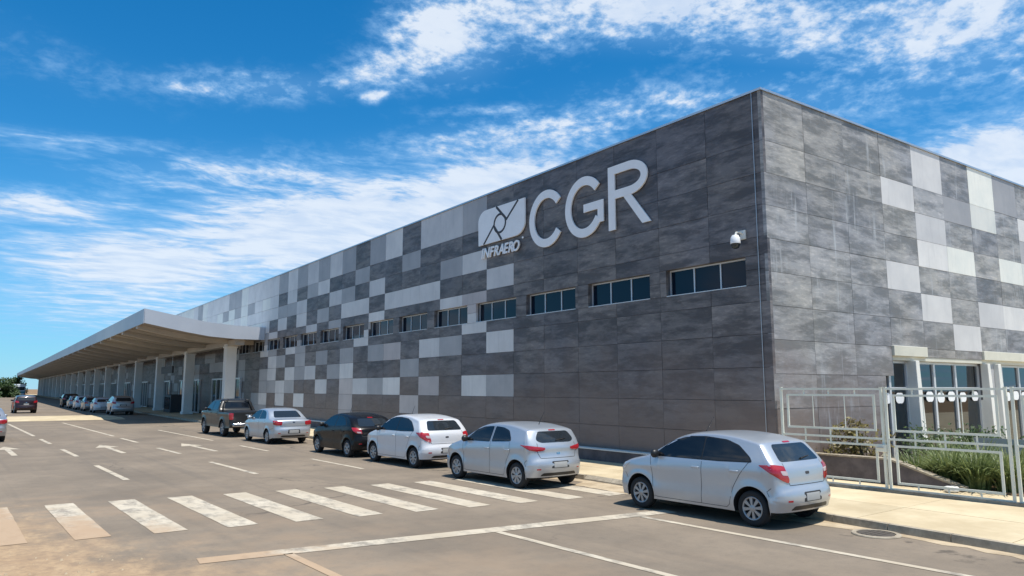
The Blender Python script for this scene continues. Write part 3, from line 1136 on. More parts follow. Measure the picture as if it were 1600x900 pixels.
txt = thing('company_name_sign', 'white slanted letters INFRAERO under the emblem', 'sign', (BX, BY, 0), BR)
adv = 13.12
cellw = (13.12 - 10.30) / 8.0
for ch in 'INFRAERO':
    cu = bpy.data.curves.new('letter_curve', 'FONT')
    cu.body = ch
    cu.size = 0.60
    cu.shear = 0.25
    cu.offset = 0.014
    cu.extrude = 0.02
    cu.resolution_u = 3
    to = bpy.data.objects.new('letter_curve', cu)
    COL.objects.link(to)
    dg = bpy.context.evaluated_depsgraph_get()
    me = bpy.data.meshes.new_from_object(to.evaluated_get(dg))
    bpy.data.objects.remove(to)
    me.materials.clear()
    me.materials.append(MATS['sign white'])
    xs = [v.co.x for v in me.vertices]
    wdt = max(xs) - min(xs)
    step = wdt * 0.92 + 0.012
    sc_ = 0.92
    for v in me.vertices:
        v.co.x -= min(xs)
    o = link('letter', me, txt, (-0.06, adv, 7.40 - 0.012 * (13.12 - adv)), (radians(90), 0, -pi / 2))
    o.scale = (sc_, sc_, 1)
    adv -= step - 0.045
raise_poly('registered_mark', [[(10.34 + 0.04 * cos(a_ * pi / 6), 7.80 + 0.04 * sin(a_ * pi / 6)) for a_ in range(12)]], 'sign white', txt, 0.03, -0.04)

# dome camera by the corner
cc = thing('security_camera', 'white dome security camera on a wall bracket near the corner', 'camera', (BX, BY, 0), BR)
b = MB()
b.box(-0.05, 0.0, 0.62, 0.78, 6.12, 6.36)
b.build('wall_plate', 'white render', cc, bevel=0.008)
b = MB()
b.tube([(-0.04, 0.70, 6.26), (-0.16, 0.72, 6.30), (-0.24, 0.75, 6.28), (-0.27, 0.76, 6.18)], 0.03, 8)
b.build('arm', 'white render', cc, smooth=True, angle=40)
b = MB()
b.lathe([(0.0, 6.22), (0.08, 6.21), (0.12, 6.14), (0.13, 6.02), (0.125, 5.99), (0.0, 5.99)], 'Z', 16, 0, (-0.27, 0.76, 0))
b.build('housing', 'sign white', cc, smooth=True, angle=40)
b = MB()
b.lathe([(0.115, 5.99), (0.11, 5.93), (0.08, 5.88), (0.04, 5.86), (0.0, 5.855)], 'Z', 16, 0, (-0.27, 0.76, 0))
b.build('dome', 'door glass', cc, smooth=True)

# ------------------------------------------------------------------ forecourt canopy
can = thing('forecourt_canopy', 'long pale canopy roof reaching out over the drop-off kerb', 'canopy', (BX, BY, 0), BR)
Y0, Y1 = 41.3, 292.0
prof_t = [(-7.75, 7.40), (-6.4, 7.16), (-5.2, 6.93), (-3.7, 6.70), (-2.0, 6.57), (-0.02, 6.54)]
prof_b = [(-7.75, 6.50), (-6.4, 6.24), (-5.2, 6.02), (-3.7, 5.79), (-2.0, 5.68), (-0.02, 5.68)]
b = MB()
for i in range(5):
    (xa, za), (xb, zb) = prof_t[i], prof_t[i + 1]
    b.quad([(xa, Y0, za), (xb, Y0, zb), (xb, Y1, zb), (xa, Y1, za)])
b.build('canopy_roof', 'roof sheet', can, smooth=True)
b = MB()
NB = 60
for i in range(5):
    (xa, za), (xb, zb) = prof_b[i], prof_b[i + 1]
    (xc, zc2), (xd, zd) = prof_t[i], prof_t[i + 1]
    # end fascia of folded sheet
    b.hexa([(xa, Y0 - 0.04, za), (xb, Y0 - 0.04, zb), (xb, Y0 + 0.04, zb), (xa, Y0 + 0.04, za), (xc, Y0 - 0.04, zc2 + 0.03), (xd, Y0 - 0.04, zd + 0.03), (xd, Y0 + 0.04, zd + 0.03), (xc, Y0 + 0.04, zc2 + 0.03)])
b.build('end_fascia', 'fascia', can, fix=True)
yy = Y0
while yy < Y1:
    e = min(yy + 6.6, Y1)
    b = MB()
    b.hexa([(-7.80, yy + 0.01, 6.48), (-7.72, yy + 0.01, 6.48), (-7.72, e - 0.01, 6.48), (-7.80, e - 0.01, 6.48), (-7.80, yy + 0.01, 7.43), (-7.72, yy + 0.01, 7.43), (-7.72, e - 0.01, 7.43), (-7.80, e - 0.01, 7.43)])
    b.build('fascia_panel', 'fascia', can)
    yy = e
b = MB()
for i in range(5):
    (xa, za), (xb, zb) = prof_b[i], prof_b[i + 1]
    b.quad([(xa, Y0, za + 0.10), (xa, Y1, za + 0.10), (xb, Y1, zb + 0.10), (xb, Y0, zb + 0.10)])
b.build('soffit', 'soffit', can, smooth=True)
yy = 44.2
k = 0
while yy < Y1:
    b = MB()
    wd = 0.32 if k % 2 == 0 else 0.16
    dp = 0.30 if k % 2 == 0 else 0.14
    for i in range(5):
        (xa, za), (xb, zb) = prof_b[i], prof_b[i + 1]
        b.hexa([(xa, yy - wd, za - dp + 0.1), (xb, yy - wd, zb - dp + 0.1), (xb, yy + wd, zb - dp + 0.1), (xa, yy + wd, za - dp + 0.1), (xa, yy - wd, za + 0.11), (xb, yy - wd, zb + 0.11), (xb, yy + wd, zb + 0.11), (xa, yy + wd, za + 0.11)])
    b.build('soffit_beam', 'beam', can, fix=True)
    yy += 3.3
    k += 1
b = MB()
b.box(-1.85, -1.25, Y0 + 0.5, Y1, 5.30, 5.72)
b.build('edge_beam', 'beam', can)
k = 0
yy = 44.2
while yy < Y1 - 4:
    c = MB()
    c.box(-0.37, 0.37, -0.37, 0.37, 0.0, 5.36)
    co = c.build('column', 'column paint', can, (-1.55, yy, SW), bevel=0.03)
    c = MB()
    c.box(-0.43, 0.43, -0.43, 0.43, 0.0, 0.22)
    c.build('column_base', 'column paint', co, bevel=0.02)
    c = MB()
    c.box(-0.42, 0.42, -0.42, 0.42, 5.08, 5.18)
    c.build('column_cap', 'column paint', co)
    yy += 13.2
    k += 1
# glazed entrances between the columns, in front of the cladding
yy = 46.5
k = 0
while yy < 240:
    f = MB()
    wd = 8.6
    x0, x1 = -0.16, -0.01
    f.box(x0, x1, yy, yy + wd, 3.0, 3.12)
    f.box(x0, x1, yy, yy + wd, SW, SW + 0.1)
    for i in range(7):
        q = yy + (wd - 0.08) * i / 6
        f.box(x0, x1, q, q + 0.08, SW + 0.1, 3.0)
    en = f.build('entrance', 'window frame', bld)
    for i in range(6):
        p = MB()
        q0, q1 = yy + wd * i / 6 + 0.04, yy + wd * (i + 1) / 6
        p.quad([(-0.09, q1, SW + 0.1), (-0.09, q0, SW + 0.1), (-0.09, q0, 3.0), (-0.09, q1, 3.0)])
        p.build('pane', 'door glass', en)
    yy += 13.2
    k += 1
# hanging boards under the canopy
for i, (yb, lab) in enumerate(((62.5, 'dark sign board hanging between the second and third canopy columns'),)):
    hb = thing('hanging_sign', lab, 'sign', (BX, BY, 0), BR)
    b = MB()
    b.box(-1.95, -1.8, yb, yb + 5.2, 3.72, 4.36)
    b.build('board', 'sign dark', hb, bevel=0.01)
    for q in (0.4, 4.8):
        b = MB()
        b.tube([(-1.87, yb + q, 4.36), (-1.87, yb + q, 5.34)], 0.02, 6)
        b.build('hanger', 'steel', hb)
# little cabinet leaning by the column
cab = thing('ticket_cabinet', 'dark cabinet standing beside the second canopy column', 'cabinet', (BX, BY, 0), BR)
b = MB()
b.box(-1.9, -0.9, 62.6, 65.6, SW, 1.75)
b.build('case', 'sign dark', cab, bevel=0.03)
b = MB()
b.box(-1.93, -1.9, 62.9, 65.3, 0.4, 1.5)
b.build('front_panel', 'door glass', cab)

# ------------------------------------------------------------------ fence beside the garden
FX = 16.28


def fence(y0, y1, label):
    fo = thing('fence', label, 'fence', (FX, y0, SW), 0, 'white metal fence sections along the pavement')
    L = y1 - y0

    def rail(name, a, c, zz, t=0.05):
        r = MB()
        r.box(-0.022, 0.022, a, c, zz - t / 2, zz + t / 2)
        r.build(name, 'fence paint', fo)
    for q in (0.0, L - 0.05):
        p = MB()
        p.box(-0.028, 0.028, q, q + 0.05, 0, 2.2)
        po = p.build('post', 'fence paint', fo, bevel=0.004)
        p = MB()
        p.box(-0.034, 0.034, q - 0.006, q + 0.056, 2.2, 2.212)
        p.build('post_cap', 'fence paint', po)
    for zz in (2.17, 1.10, 0.06):
        rail('rail', 0.05, L - 0.05, zz, 0.042)
    for zl, zh in ((1.28, 2.03), (0.19, 0.96)):
        e = 0.17
        p = MB()
        t = 0.022
        p.box(-0.018, 0.018, e, L - e, zl - t, zl + t)
        p.box(-0.018, 0.018, e, L - e, zh - t, zh + t)
        p.box(-0.018, 0.018, e, e + 2 * t, zl + t, zh - t)
        p.box(-0.018, 0.018, L - e - 2 * t, L - e, zl + t, zh - t)
        p.build('inner_frame', 'fence paint', fo)
    for f in (0.25, 0.5, 0.75):
        for (za, zb) in ((2.055, 2.142), (1.125, 1.255), (0.98, 1.075), (0.09, 0.165)):
            p = MB()
            p.box(-0.012, 0.012, L * f - 0.014, L * f + 0.014, za, zb)
            p.build('spacer', 'fence paint', fo)
    for f in (0.35, 0.66):
        p = MB()
        p.box(-0.008, 0.008, L * f - 0.007, L * f + 0.007, 1.305, 2.005)
        p.build('thin_upright', 'fence paint', fo)
    return fo


fence(7.80, 10.26, 'white tube fence section between the building corner and the gate')
fence(5.42, 7.76, 'white tube gate section in front of the strap-leaved plants')
fence(2.92, 5.36, 'white tube fence section at the right edge of the photo')
b = MB()
b.box(FX - 0.10, FX + 0.10, -3, 10.4, SW - 0.05, SW + 0.055)
tag(b.build('fence_kerb', 'kerbstone', bevel=0.01), 'low concrete kerb running under the white fence', 'kerb')
# latch box on the gate
lt = thing('gate_latch', 'small pale latch box on the gate post', 'latch', (FX - 0.05, 7.86, 1.02))
b = MB()
b.box(-0.04, 0.03, -0.10, 0.10, -0.07, 0.09)
b.build('latch_case', 'fence paint', lt, bevel=0.01)
b = MB()
b.tube([(-0.06, -0.06, 0.02), (-0.06, 0.08, 0.02)], 0.012, 6)
b.build('bolt', 'steel', lt)

# planter wall behind the fence
pl = thing('planter_wall', 'low stone planter wall with pale coping behind the fence', 'planter', (0, 0, 0))
b = MB()
b.hexa([(17.55, 8.35, SW), (17.75, 8.35, SW), (17.75, 10.9, SW), (17.55, 10.9, SW), (17.55, 8.35, 0.66), (17.75, 8.35, 0.66), (17.75, 10.9, 0.66), (17.55, 10.9, 0.66)])
b.hexa([(17.55, 6.85, SW), (17.75, 6.85, SW), (17.75, 8.348, SW), (17.55, 8.348, SW), (17.55, 6.85, SW + 0.04), (17.75, 6.85, SW + 0.04), (17.75, 8.348, 0.66), (17.55, 8.348, 0.66)])
b.build('planter_face', 'planter stone', pl)
b = MB()
b.box(17.52, 17.78, 8.35, 10.9, 0.662, 0.70)
b.bar((17.65, 8.345, 0.68), (17.65, 6.80, SW + 0.06), 0.26, 0.04)
b.build('coping', 'kerbstone', pl)
b = MB()
b.quad([(17.75, 2, SW + 0.01), (22.0, 2, SW + 0.01), (22.0, 10.2, SW + 0.01), (17.75, 10.2, SW + 0.01)])
b.build('bed_soil', 'earth', pl)


def strap_plant(x, y, n, ht, label, spread=0.9):
    po = thing('strap_leaf_plant', label, 'plant', (x, y, SW), 0, 'strap-leaved plants behind the fence')
    m_ = MB()
    for i in range(n):
        a = random.uniform(0, 2 * pi)
        r0 = random.uniform(0, 0.28) * spread
        bx, by = r0 * cos(a), r0 * sin(a)
        a += random.uniform(-0.6, 0.6)
        Lf = ht * random.uniform(0.6, 1.15)
        lean = random.uniform(0.25, 1.25) * spread
        wd = random.uniform(0.012, 0.024)
        pts = []
        for k_ in range(6):
            f = k_ / 5
            out = lean * Lf * (f ** 1.5) * 0.9
            zz = Lf * (f - 0.48 * lean * f ** 2.6)
            pts.append(Vector((bx + cos(a) * out, by + sin(a) * out, zz)))
        sd = Vector((-sin(a), cos(a), 0))
        for k_ in range(5):
            w0 = wd * (1 - (k_ / 5) ** 2 * 0.9)
            w1 = wd * (1 - ((k_ + 1) / 5) ** 2 * 0.9)
            m_.quad([pts[k_] - sd * w0, pts[k_] + sd * w0, pts[k_ + 1] + sd * w1, pts[k_ + 1] - sd * w1])
    lo = m_.build('leaves', 'strap leaf', po, smooth=True)
    lo['kind'] = 'stuff'
    m_ = MB()
    m_.lathe([(0.10 * spread, 0), (0.13 * spread, 0.06), (0.05, 0.14), (0, 0.15)], 'Z', 10)
    m_.build('crown_base', 'strap leaf', po)
    return po


STRAP = [(18.25, 8.05, 260, 0.85, 'clump of strap leaves just inside the sloping planter end by the gate post'),
         (18.3, 7.35, 320, 1.0, 'tall clump of strap leaves left of the middle of the gate'),
         (18.15, 6.75, 380, 0.95, 'broad arching clump of strap leaves nearest the pavement'),
         (18.3, 6.2, 320, 1.0, 'arching clump of strap leaves beside the right gate post'),
         (19.2, 7.8, 260, 1.1, 'upright clump of strap leaves behind the planter end'),
         (19.3, 7.1, 260, 1.15, 'upright clump of strap leaves at the back, middle of the gate'),
         (19.4, 6.5, 260, 1.1, 'upright clump of strap leaves at the back near the right gate post')]
for s_ in STRAP:
    strap_plant(*s_)


def leafy(name, label, cat, x, y, z, rx, ry, rz, n, ls, m_leaf, group=None, stem_h=0.3):
    po = thing(name, label, cat, (x, y, z), 0, group)
    m_ = MB()
    centres = [(random.uniform(-0.75, 0.75) * rx, random.uniform(-0.75, 0.75) * ry, rz * random.uniform(0.35, 1.5)) for _ in range(max(5, n // 60))]
    for i in range(n):
        cx, cy, cz = random.choice(centres)
        r = 0.38
        px = cx + random.gauss(0, r * rx * 0.6)
        py = cy + random.gauss(0, r * ry * 0.6)
        pz = cz + random.gauss(0, r * rz * 0.6)
        if pz < 0.02:
            pz = random.uniform(0.02, 0.2)
        d = Vector((random.gauss(0, 1), random.gauss(0, 1), random.gauss(0.4, 0.8))).normalized()
        s = d.orthogonal().normalized()
        l = ls * random.uniform(0.6, 1.3)
        p = Vector((px, py, pz))
        m_.quad([p, p + d * l * 0.5 + s * l * 0.28, p + d * l, p + d * l * 0.5 - s * l * 0.28])
    lo = m_.build('crown', m_leaf, po)
    lo['kind'] = 'stuff'
    m_ = MB()
    for i in range(5):
        cx, cy, cz = centres[i]
        m_.tube([(0.03 * i, 0, 0), (cx * 0.4, cy * 0.4, cz * 0.5), (cx, cy, cz)], [0.03 * rx + 0.008, 0.02 * rx + 0.005, 0.006], 5)
    m_.build('trunk', 'bark', po)
    return po


leafy('croton_shrub', 'orange-brown leafy shrub inside the planter behind the fence', 'shrub', 18.3, 9.35, 0.5, 0.55, 0.55, 0.55, 700, 0.13, 'croton leaf')
leafy('croton_shrub', 'low yellowish shrub in the planter just behind the nearest car', 'shrub', 18.2, 10.2, 0.4, 0.4, 0.45, 0.28, 420, 0.10, 'croton leaf')
for i, (x, y) in enumerate(((21.6, 7.0), (21.7, 7.8), (21.8, 8.6), (21.9, 9.4))):
    leafy('hedge_bush', ['dark green bush by the lobby glass at the far right', 'dark green bush second from the right by the lobby glass', 'dark green bush third from the right by the lobby glass', 'dark green bush nearest the planter by the lobby glass'][i],
          'bush', x, y, SW, 0.65, 0.65, 0.62, 700, 0.11, 'hedge leaf')
bag = MB()
bag.prism([(0.17 * cos(a_ * pi / 7) * (1 + 0.15 * sin(3 * a_)), 0.14 * sin(a_ * pi / 7)) for a_ in range(14)], 0, 0.11)
tag(bag.build('garden_stone', 'white render', None, (17.3, 6.95, SW), bevel=0.03), 'pale rounded stone at the foot of the strap-leaved plants', 'stone')
# bench inside, seen through the fence
bn = thing('garden_bench', 'grey metal bench with its back to the lobby glass behind the plants', 'bench', (20.7, 6.9, SW))
b = MB()
b.box(-0.25, 0.25, -0.9, 0.9, 0.42, 0.47)
b.build('seat', 'steel', bn)
b = MB()
b.box(0.22, 0.27, -0.9, 0.9, 0.55, 0.95)
b.build('backrest', 'steel', bn)
for q in (-0.8, 0.8):
    for xx in (-0.2, 0.22):
        b = MB()
        b.box(xx - 0.025, xx + 0.025, q - 0.025, q + 0.025, 0, 0.42 if xx < 0 else 0.56)
        b.build('leg', 'steel', bn)


# ------------------------------------------------------------------ vehicles
def smooth_poly(keys, per=8):
    """Catmull-Rom through key tuples"""
    out = []
    n = len(keys)
    for i in range(n - 1):
        p0, p1, p2, p3 = keys[max(i - 1, 0)], keys[i], keys[i + 1], keys[min(i + 2, n - 1)]
        for k in range(per):
            t = k / per
            out.append(tuple(0.5 * ((2 * b_) + (c_ - a_) * t + (2 * a_ - 5 * b_ + 4 * c_ - d_) * t * t + (3 * b_ - a_ - 3 * c_ + d_) * t ** 3)
                             for a_, b_, c_, d_ in zip(p0, p1, p2, p3)))
    out.append(tuple(keys[-1]))
    return out


def resample(pts, us):
    """positions at cumulative length fractions us"""
    cum = [0]
    for a, c in zip(pts, pts[1:]):
        cum.append(cum[-1] + sqrt((a[0] - c[0]) ** 2 + (a[1] - c[1]) ** 2))
    tot = cum[-1]
    res = []
    j = 0
    for u in us:
        d = u * tot
        while j < len(cum) - 2 and cum[j + 1] < d:
            j += 1
        f = 0 if cum[j + 1] == cum[j] else (d - cum[j]) / (cum[j + 1] - cum[j])
        res.append(tuple(x + (y_ - x) * f for x, y_ in zip(pts[j], pts[j + 1])))
    return res


def round_outline(pts, r=0.05, n=4):
    """round the corners of a polygon"""
    out = []
    m_ = len(pts)
    for i in range(m_):
        p, q, s = Vector((*pts[i - 1], 0)), Vector((*pts[i], 0)), Vector((*pts[(i + 1) % m_], 0))
        a, c = (p - q), (s - q)
        ra = min(r, a.length * 0.45)
        rc = min(r, c.length * 0.45)
        A, C_ = q + a.normalized() * ra, q + c.normalized() * rc
        for k in range(n + 1):
            t = k / n
            w_ = A * (1 - t) ** 2 + q * 2 * t * (1 - t) + C_ * t * t
            out.append((w_.x, w_.y))
    # densify long edges
    fin = []
    for i, p in enumerate(out):
        q = out[(i + 1) % len(out)]
        L = sqrt((p[0] - q[0]) ** 2 + (p[1] - q[1]) ** 2)
        k = max(1, int(L / 0.07))
        for j in range(k):
            fin.append((p[0] + (q[0] - p[0]) * j / k, p[1] + (q[1] - p[1]) * j / k))
    return fin


class Shell:
    """car body: a centre profile swept to the sides, meeting flanks with wheel arches"""
    def __init__(self, S):
        self.S = S
        prof = smooth_poly(S['prof'], 9)
        self.prof = prof
        wb, ra = S['wb'], S['arch']
        zc = S['wr'] + 0.015
        xf, xr = wb / 2, -wb / 2
        sill = S['sill']
        # bottom line from the nose to the tail
        x_nose, x_tail = prof[0][0] - prof[0][2], prof[-1][0] + prof[-1][2]
        bot = []

        def lin(x0, x1, n, zz0, zz1):
            for i in range(n):
                f = i / n
                bot.append((x0 + (x1 - x0) * f, zz0 + (zz1 - zz0) * f))

        def arc(xc):
            dz = max(0.0, zc - sill)
            a0 = -math.asin(min(0.99, dz / ra))
            for i in range(22):
                a = a0 + (pi - 2 * a0) * i / 22
                bot.append((xc + ra * cos(a), zc + ra * sin(a)))
        a_off = sqrt(max(0.0, ra * ra - (zc - sill) ** 2))
        lin(x_nose, xf + a_off, 8, prof[0][1], sill)
        i_f0 = len(bot)
        arc(xf)
        lin(xf - a_off, xr + a_off, 18, sill, sill)
        arc(xr)
        i_r1 = len(bot)
        lin(xr - a_off, x_tail, 8, sill, prof[-1][1])
        bot.append((x_tail, prof[-1][1]))
        self.bot = bot
        n = len(bot)
        # matching samples of the profile
        cum = [0]
        for a, c in zip(prof, prof[1:]):
            cum.append(cum[-1] + sqrt((a[0] - c[0]) ** 2 + (a[1] - c[1]) ** 2))
        tot = cum[-1]

        def u_at_x(x, zmin):
            for j in range(len(prof) - 1):
                if prof[j][1] > zmin and prof[j][0] >= x >= prof[j + 1][0]:
                    f = (prof[j][0] - x) / max(1e-6, prof[j][0] - prof[j + 1][0])
                    return (cum[j] + f * (cum[j + 1] - cum[j])) / tot
            return None
        uF = u_at_x(xf + a_off * 0.45, 0.6)
        uR = u_at_x(xr - a_off * 0.35, 0.6)
        us = []
        for i in range(n):
            x = bot[i][0]
            if i <= i_f0 + 3:
                us.append(uF * i / (i_f0 + 3))
            elif i >= i_r1 - 3:
                us.append(uR + (1 - uR) * (i - (i_r1 - 3)) / (n - 1 - (i_r1 - 3)))
            else:
                us.append(None)
        i0, i1 = i_f0 + 3, i_r1 - 3
        for i in range(i0 + 1, i1):
            f = (bot[i0][0] - bot[i][0]) / (bot[i0][0] - bot[i1][0])
            us[i] = None
            x = prof_x = (xf + a_off * 0.45) + ((xr - a_off * 0.35) - (xf + a_off * 0.45)) * f
            us[i] = u_at_x(x, 0.6) or (uF + (uR - uF) * f)
        # keep the samples strictly in order
        lo_, hi_ = us[i0], us[i1]
        mid = [min(max(us[i], lo_), hi_) for i in range(i0, i1 + 1)]
        for i in range(1, len(mid)):
            mid[i] = max(mid[i], mid[i - 1] + 0.0015)
        sc2 = (hi_ - lo_) / (mid[-1] - mid[0])
        for i in range(i0, i1 + 1):
            us[i] = lo_ + (mid[i - i0] - mid[0]) * sc2
        # refine the ends: more columns round nose and tail
        U, B = [], []
        for i in range(n - 1):
            k = 3 if (i < i_f0 + 2 or i >= i_r1 - 4) else 1
            for j in range(k):
                f = j / k
                U.append(us[i] + (us[i + 1] - us[i]) * f)
                B.append(tuple(a + (c - a) * f for a, c in zip(bot[i], bot[i + 1])))
        U.append(1.0)
        B.append(bot[-1])
        P = resample(prof, U)
        PA = resample(prof, [max(0.0, u - 0.006) for u in U])
        PB = resample(prof, [min(1.0, u + 0.006) for u in U])
        N = len(P)
        M, K = 10, 13
        rows = []
        for i in range(N):
            x, z, R = P[i][0], P[i][1], P[i][2]
            a, c = PA[i], PB[i]
            tx, tz = c[0] - a[0], c[1] - a[1]
            L = sqrt(tx * tx + tz * tz) or 1
            nx, nz = -tz / L, tx / L            # inward normal for a front-to-rear walk over the top
            if i == 0 or i == N - 1:
                nz = 0.0
            row = []
            e = P[i][3] if len(P[i]) > 3 else 2.6
            ex, ez = x + nx * R, z + nz * R
            wmax = self.width(ex, ez)
            for k in range(M + 1):
                ph = pi / 2 * k / M
                d = R * (1 - cos(ph) ** (2 / e))
                yv = wmax * sin(ph) ** (2 / e)
                row.append((x + nx * d, yv, z + nz * d))
            bx, bz = B[i]
            for k in range(1, K + 1):
                f = (k / K) ** 0.9
                px, pz = ex + (bx - ex) * f, ez + (bz - ez) * f
                row.append((px, self.width(px, pz), pz))
            rows.append(row)
        self.rows = rows
        V, F, MI = [], [], []
        C_ = M + K + 1
        for row in rows:
            for p in row:
                V.append(p)
        off = len(V)
        for row in rows:
            for p in row:
                V.append((p[0], -p[1], p[2]))
        for i in range(N - 1):
            for k in range(C_ - 1):
                a, b_, c, d = i * C_ + k, i * C_ + k + 1, (i + 1) * C_ + k + 1, (i + 1) * C_ + k
                F.append((a, b_, c, d))
                MI.append(0)
                F.append((off + d, off + c, off + b_, off + a))
                MI.append(0)
            a, c = i * C_ + C_ - 1, (i + 1) * C_ + C_ - 1
            F.append((a, off + a, off + c, c))
            MI.append(1)
        self.V, self.F, self.MI = V, F, MI
        self.bvh = BVHTree.FromPolygons([Vector(v) for v in V], F)

    def width(self, x, z):
        S = self.S
        hw = S['hw']
        zb = S['belt'] + S.get('beltrise', 0.0) * (-x)
        k = 0.035
        t = (z - zb) / k
        sp = k * (math.log1p(math.exp(min(t, 40))) if t < 40 else t)
        wv = hw - S['tumble'] * sp
        wv -= 0.16 * max(0.0, 0.42 - z)
        wv += 0.012 * math.exp(-((z - (zb - 0.13)) / 0.05) ** 2) - 0.012 * math.exp(-((z - 0.55) / 0.12) ** 2)
        fl = S['len_f']
        rl = S['len_r']
        if x > 0.6 * fl:
            wv -= S.get('nose_in', 0.10) * ((x - 0.6 * fl) / (0.4 * fl)) ** 2
        if x < -0.6 * rl:
            wv -= S.get('tail_in', 0.07) * ((-x - 0.6 * rl) / (0.4 * rl)) ** 2
        for xc in (S['wb'] / 2, -S['wb'] / 2):
            r = sqrt((x - xc) ** 2 + (z - S['wr']) ** 2)
            if z < zb:
                wv += 0.022 * math.exp(-((r - S['arch'] - 0.02) / 0.07) ** 2)
        return max(wv, 0.05)

    def hit(self, plane, a, c):
        """project a 2D spot onto the shell; returns point and outward normal"""
        if plane == 'L':
            o, d = Vector((a, 3, c)), Vector((0, -1, 0))
        elif plane == 'R':
            o, d = Vector((a, -3, c)), Vector((0, 1, 0))
        elif plane == 'B':
            o, d = Vector((-5, a, c)), Vector((1, 0, 0))
        elif plane == 'F':
            o, d = Vector((5, a, c)), Vector((-1, 0, 0))
        elif plane == 'T':
            o, d = Vector((a, c, 4)), Vector((0, 0, -1))
        elif plane == 'BL':
            d = Vector((1, -1, 0)).normalized()
            o = Vector((a / sqrt(2), a / sqrt(2), c)) - d * 5
        elif plane == 'BR':
            d = Vector((1, 1, 0)).normalized()
            o = Vector((a / sqrt(2), -a / sqrt(2), c)) - d * 5
        elif plane == 'FL':
            d = Vector((-1, -1, 0)).normalized()
            o = Vector((a / sqrt(2), -a / sqrt(2), c)) - d * 5
        else:
            d = Vector((-1, 1, 0)).normalized()
            o = Vector((a / sqrt(2), a / sqrt(2), c)) - d * 5
        loc, nr, idx, dist = self.bvh.ray_cast(o, d)
        if loc is None:
            return None
        if nr.dot(d) > 0:
            nr = -nr
        return loc, nr

    def patch(self, name, poly, plane, m_, parent, off=0.004, r=0.05, rings=5):
        out = round_outline(poly, r)
        cx = sum(p[0] for p in out) / len(out)
        cz = sum(p[1] for p in out) / len(out)
        V, F = [], []
        n = len(out)
        ok = True
        for k in range(rings + 1):
            f = 1 - k / rings
            if k == rings:
                f = 0.02
            for p in out:
                h = self.hit(plane, cx + (p[0] - cx) * f, cz + (p[1] - cz) * f)
                if h is None:
                    # look a little further in
                    for g_ in (0.96, 0.9, 0.8, 0.6, 0.3):
                        h = self.hit(plane, cx + (p[0] - cx) * f * g_, cz + (p[1] - cz) * f * g_)
                        if h:
                            break
                if h is None:
                    return None
                V.append(h[0] + h[1] * off)
        for k in range(rings):
            for i in range(n):
                j = (i + 1) % n
                F.append((k * n + i, k * n + j, (k + 1) * n + j, (k + 1) * n + i))
        F.append(tuple(rings * n + i for i in range(n)))
        # rim going back into the body
        base = len(V)
        for i in range(n):
            p = out[i]
            h = self.hit(plane, p[0], p[1]) or self.hit(plane, cx + (p[0] - cx) * 0.9, cz + (p[1] - cz) * 0.9)
            V.append((h[0] - h[1] * 0.004) if h else V[i])
        for i in range(n):
            j = (i + 1) % n
            F.append((base + i, base + j, j, i))
        me = bpy.data.meshes.new(name)
        me.from_pydata([tuple(v) for v in V], [], F)
        me.materials.append(MATS[m_])
        me.polygons.foreach_set('use_smooth', [True] * len(F))
        bm = bmesh.new()
        bm.from_mesh(me)
        bmesh.ops.recalc_face_normals(bm, faces=bm.faces)
        bm.to_mesh(me)
        bm.free()
        me.set_sharp_from_angle(angle=radians(50))
        return link(name, me, parent)

    def seam(self, name, pts, plane, parent, wd=0.009, off=0.0015, m_='seam', closed=False):
        dense = []
        for p, q in zip(pts, pts[1:]):
            L = sqrt((p[0] - q[0]) ** 2 + (p[1] - q[1]) ** 2)
            k = max(1, int(L / 0.05))
            for j in range(k):
                dense.append((p[0] + (q[0] - p[0]) * j / k, p[1] + (q[1] - p[1]) * j / k))
        dense.append(pts[-1])
        mb = MB()
        prev = None
        for i, p in enumerate(dense):
            a, c = dense[max(i - 1, 0)], dense[min(i + 1, len(dense) - 1)]
            d = Vector((c[0] - a[0], c[1] - a[1])).normalized()
            s = (-d.y * wd / 2, d.x * wd / 2)
            h0 = self.hit(plane, p[0] + s[0], p[1] + s[1])
            h1 = self.hit(plane, p[0] - s[0], p[1] - s[1])
            if h0 is None or h1 is None:
                prev = None
                continue
            cur = (h0[0] + h0[1] * off, h1[0] + h1[1] * off)
            if prev:
                mb.quad([prev[0], prev[1], cur[1], cur[0]])
            prev = cur
        if not mb.f:
            return None
        return mb.build(name, m_, parent)


WHEELS = {}


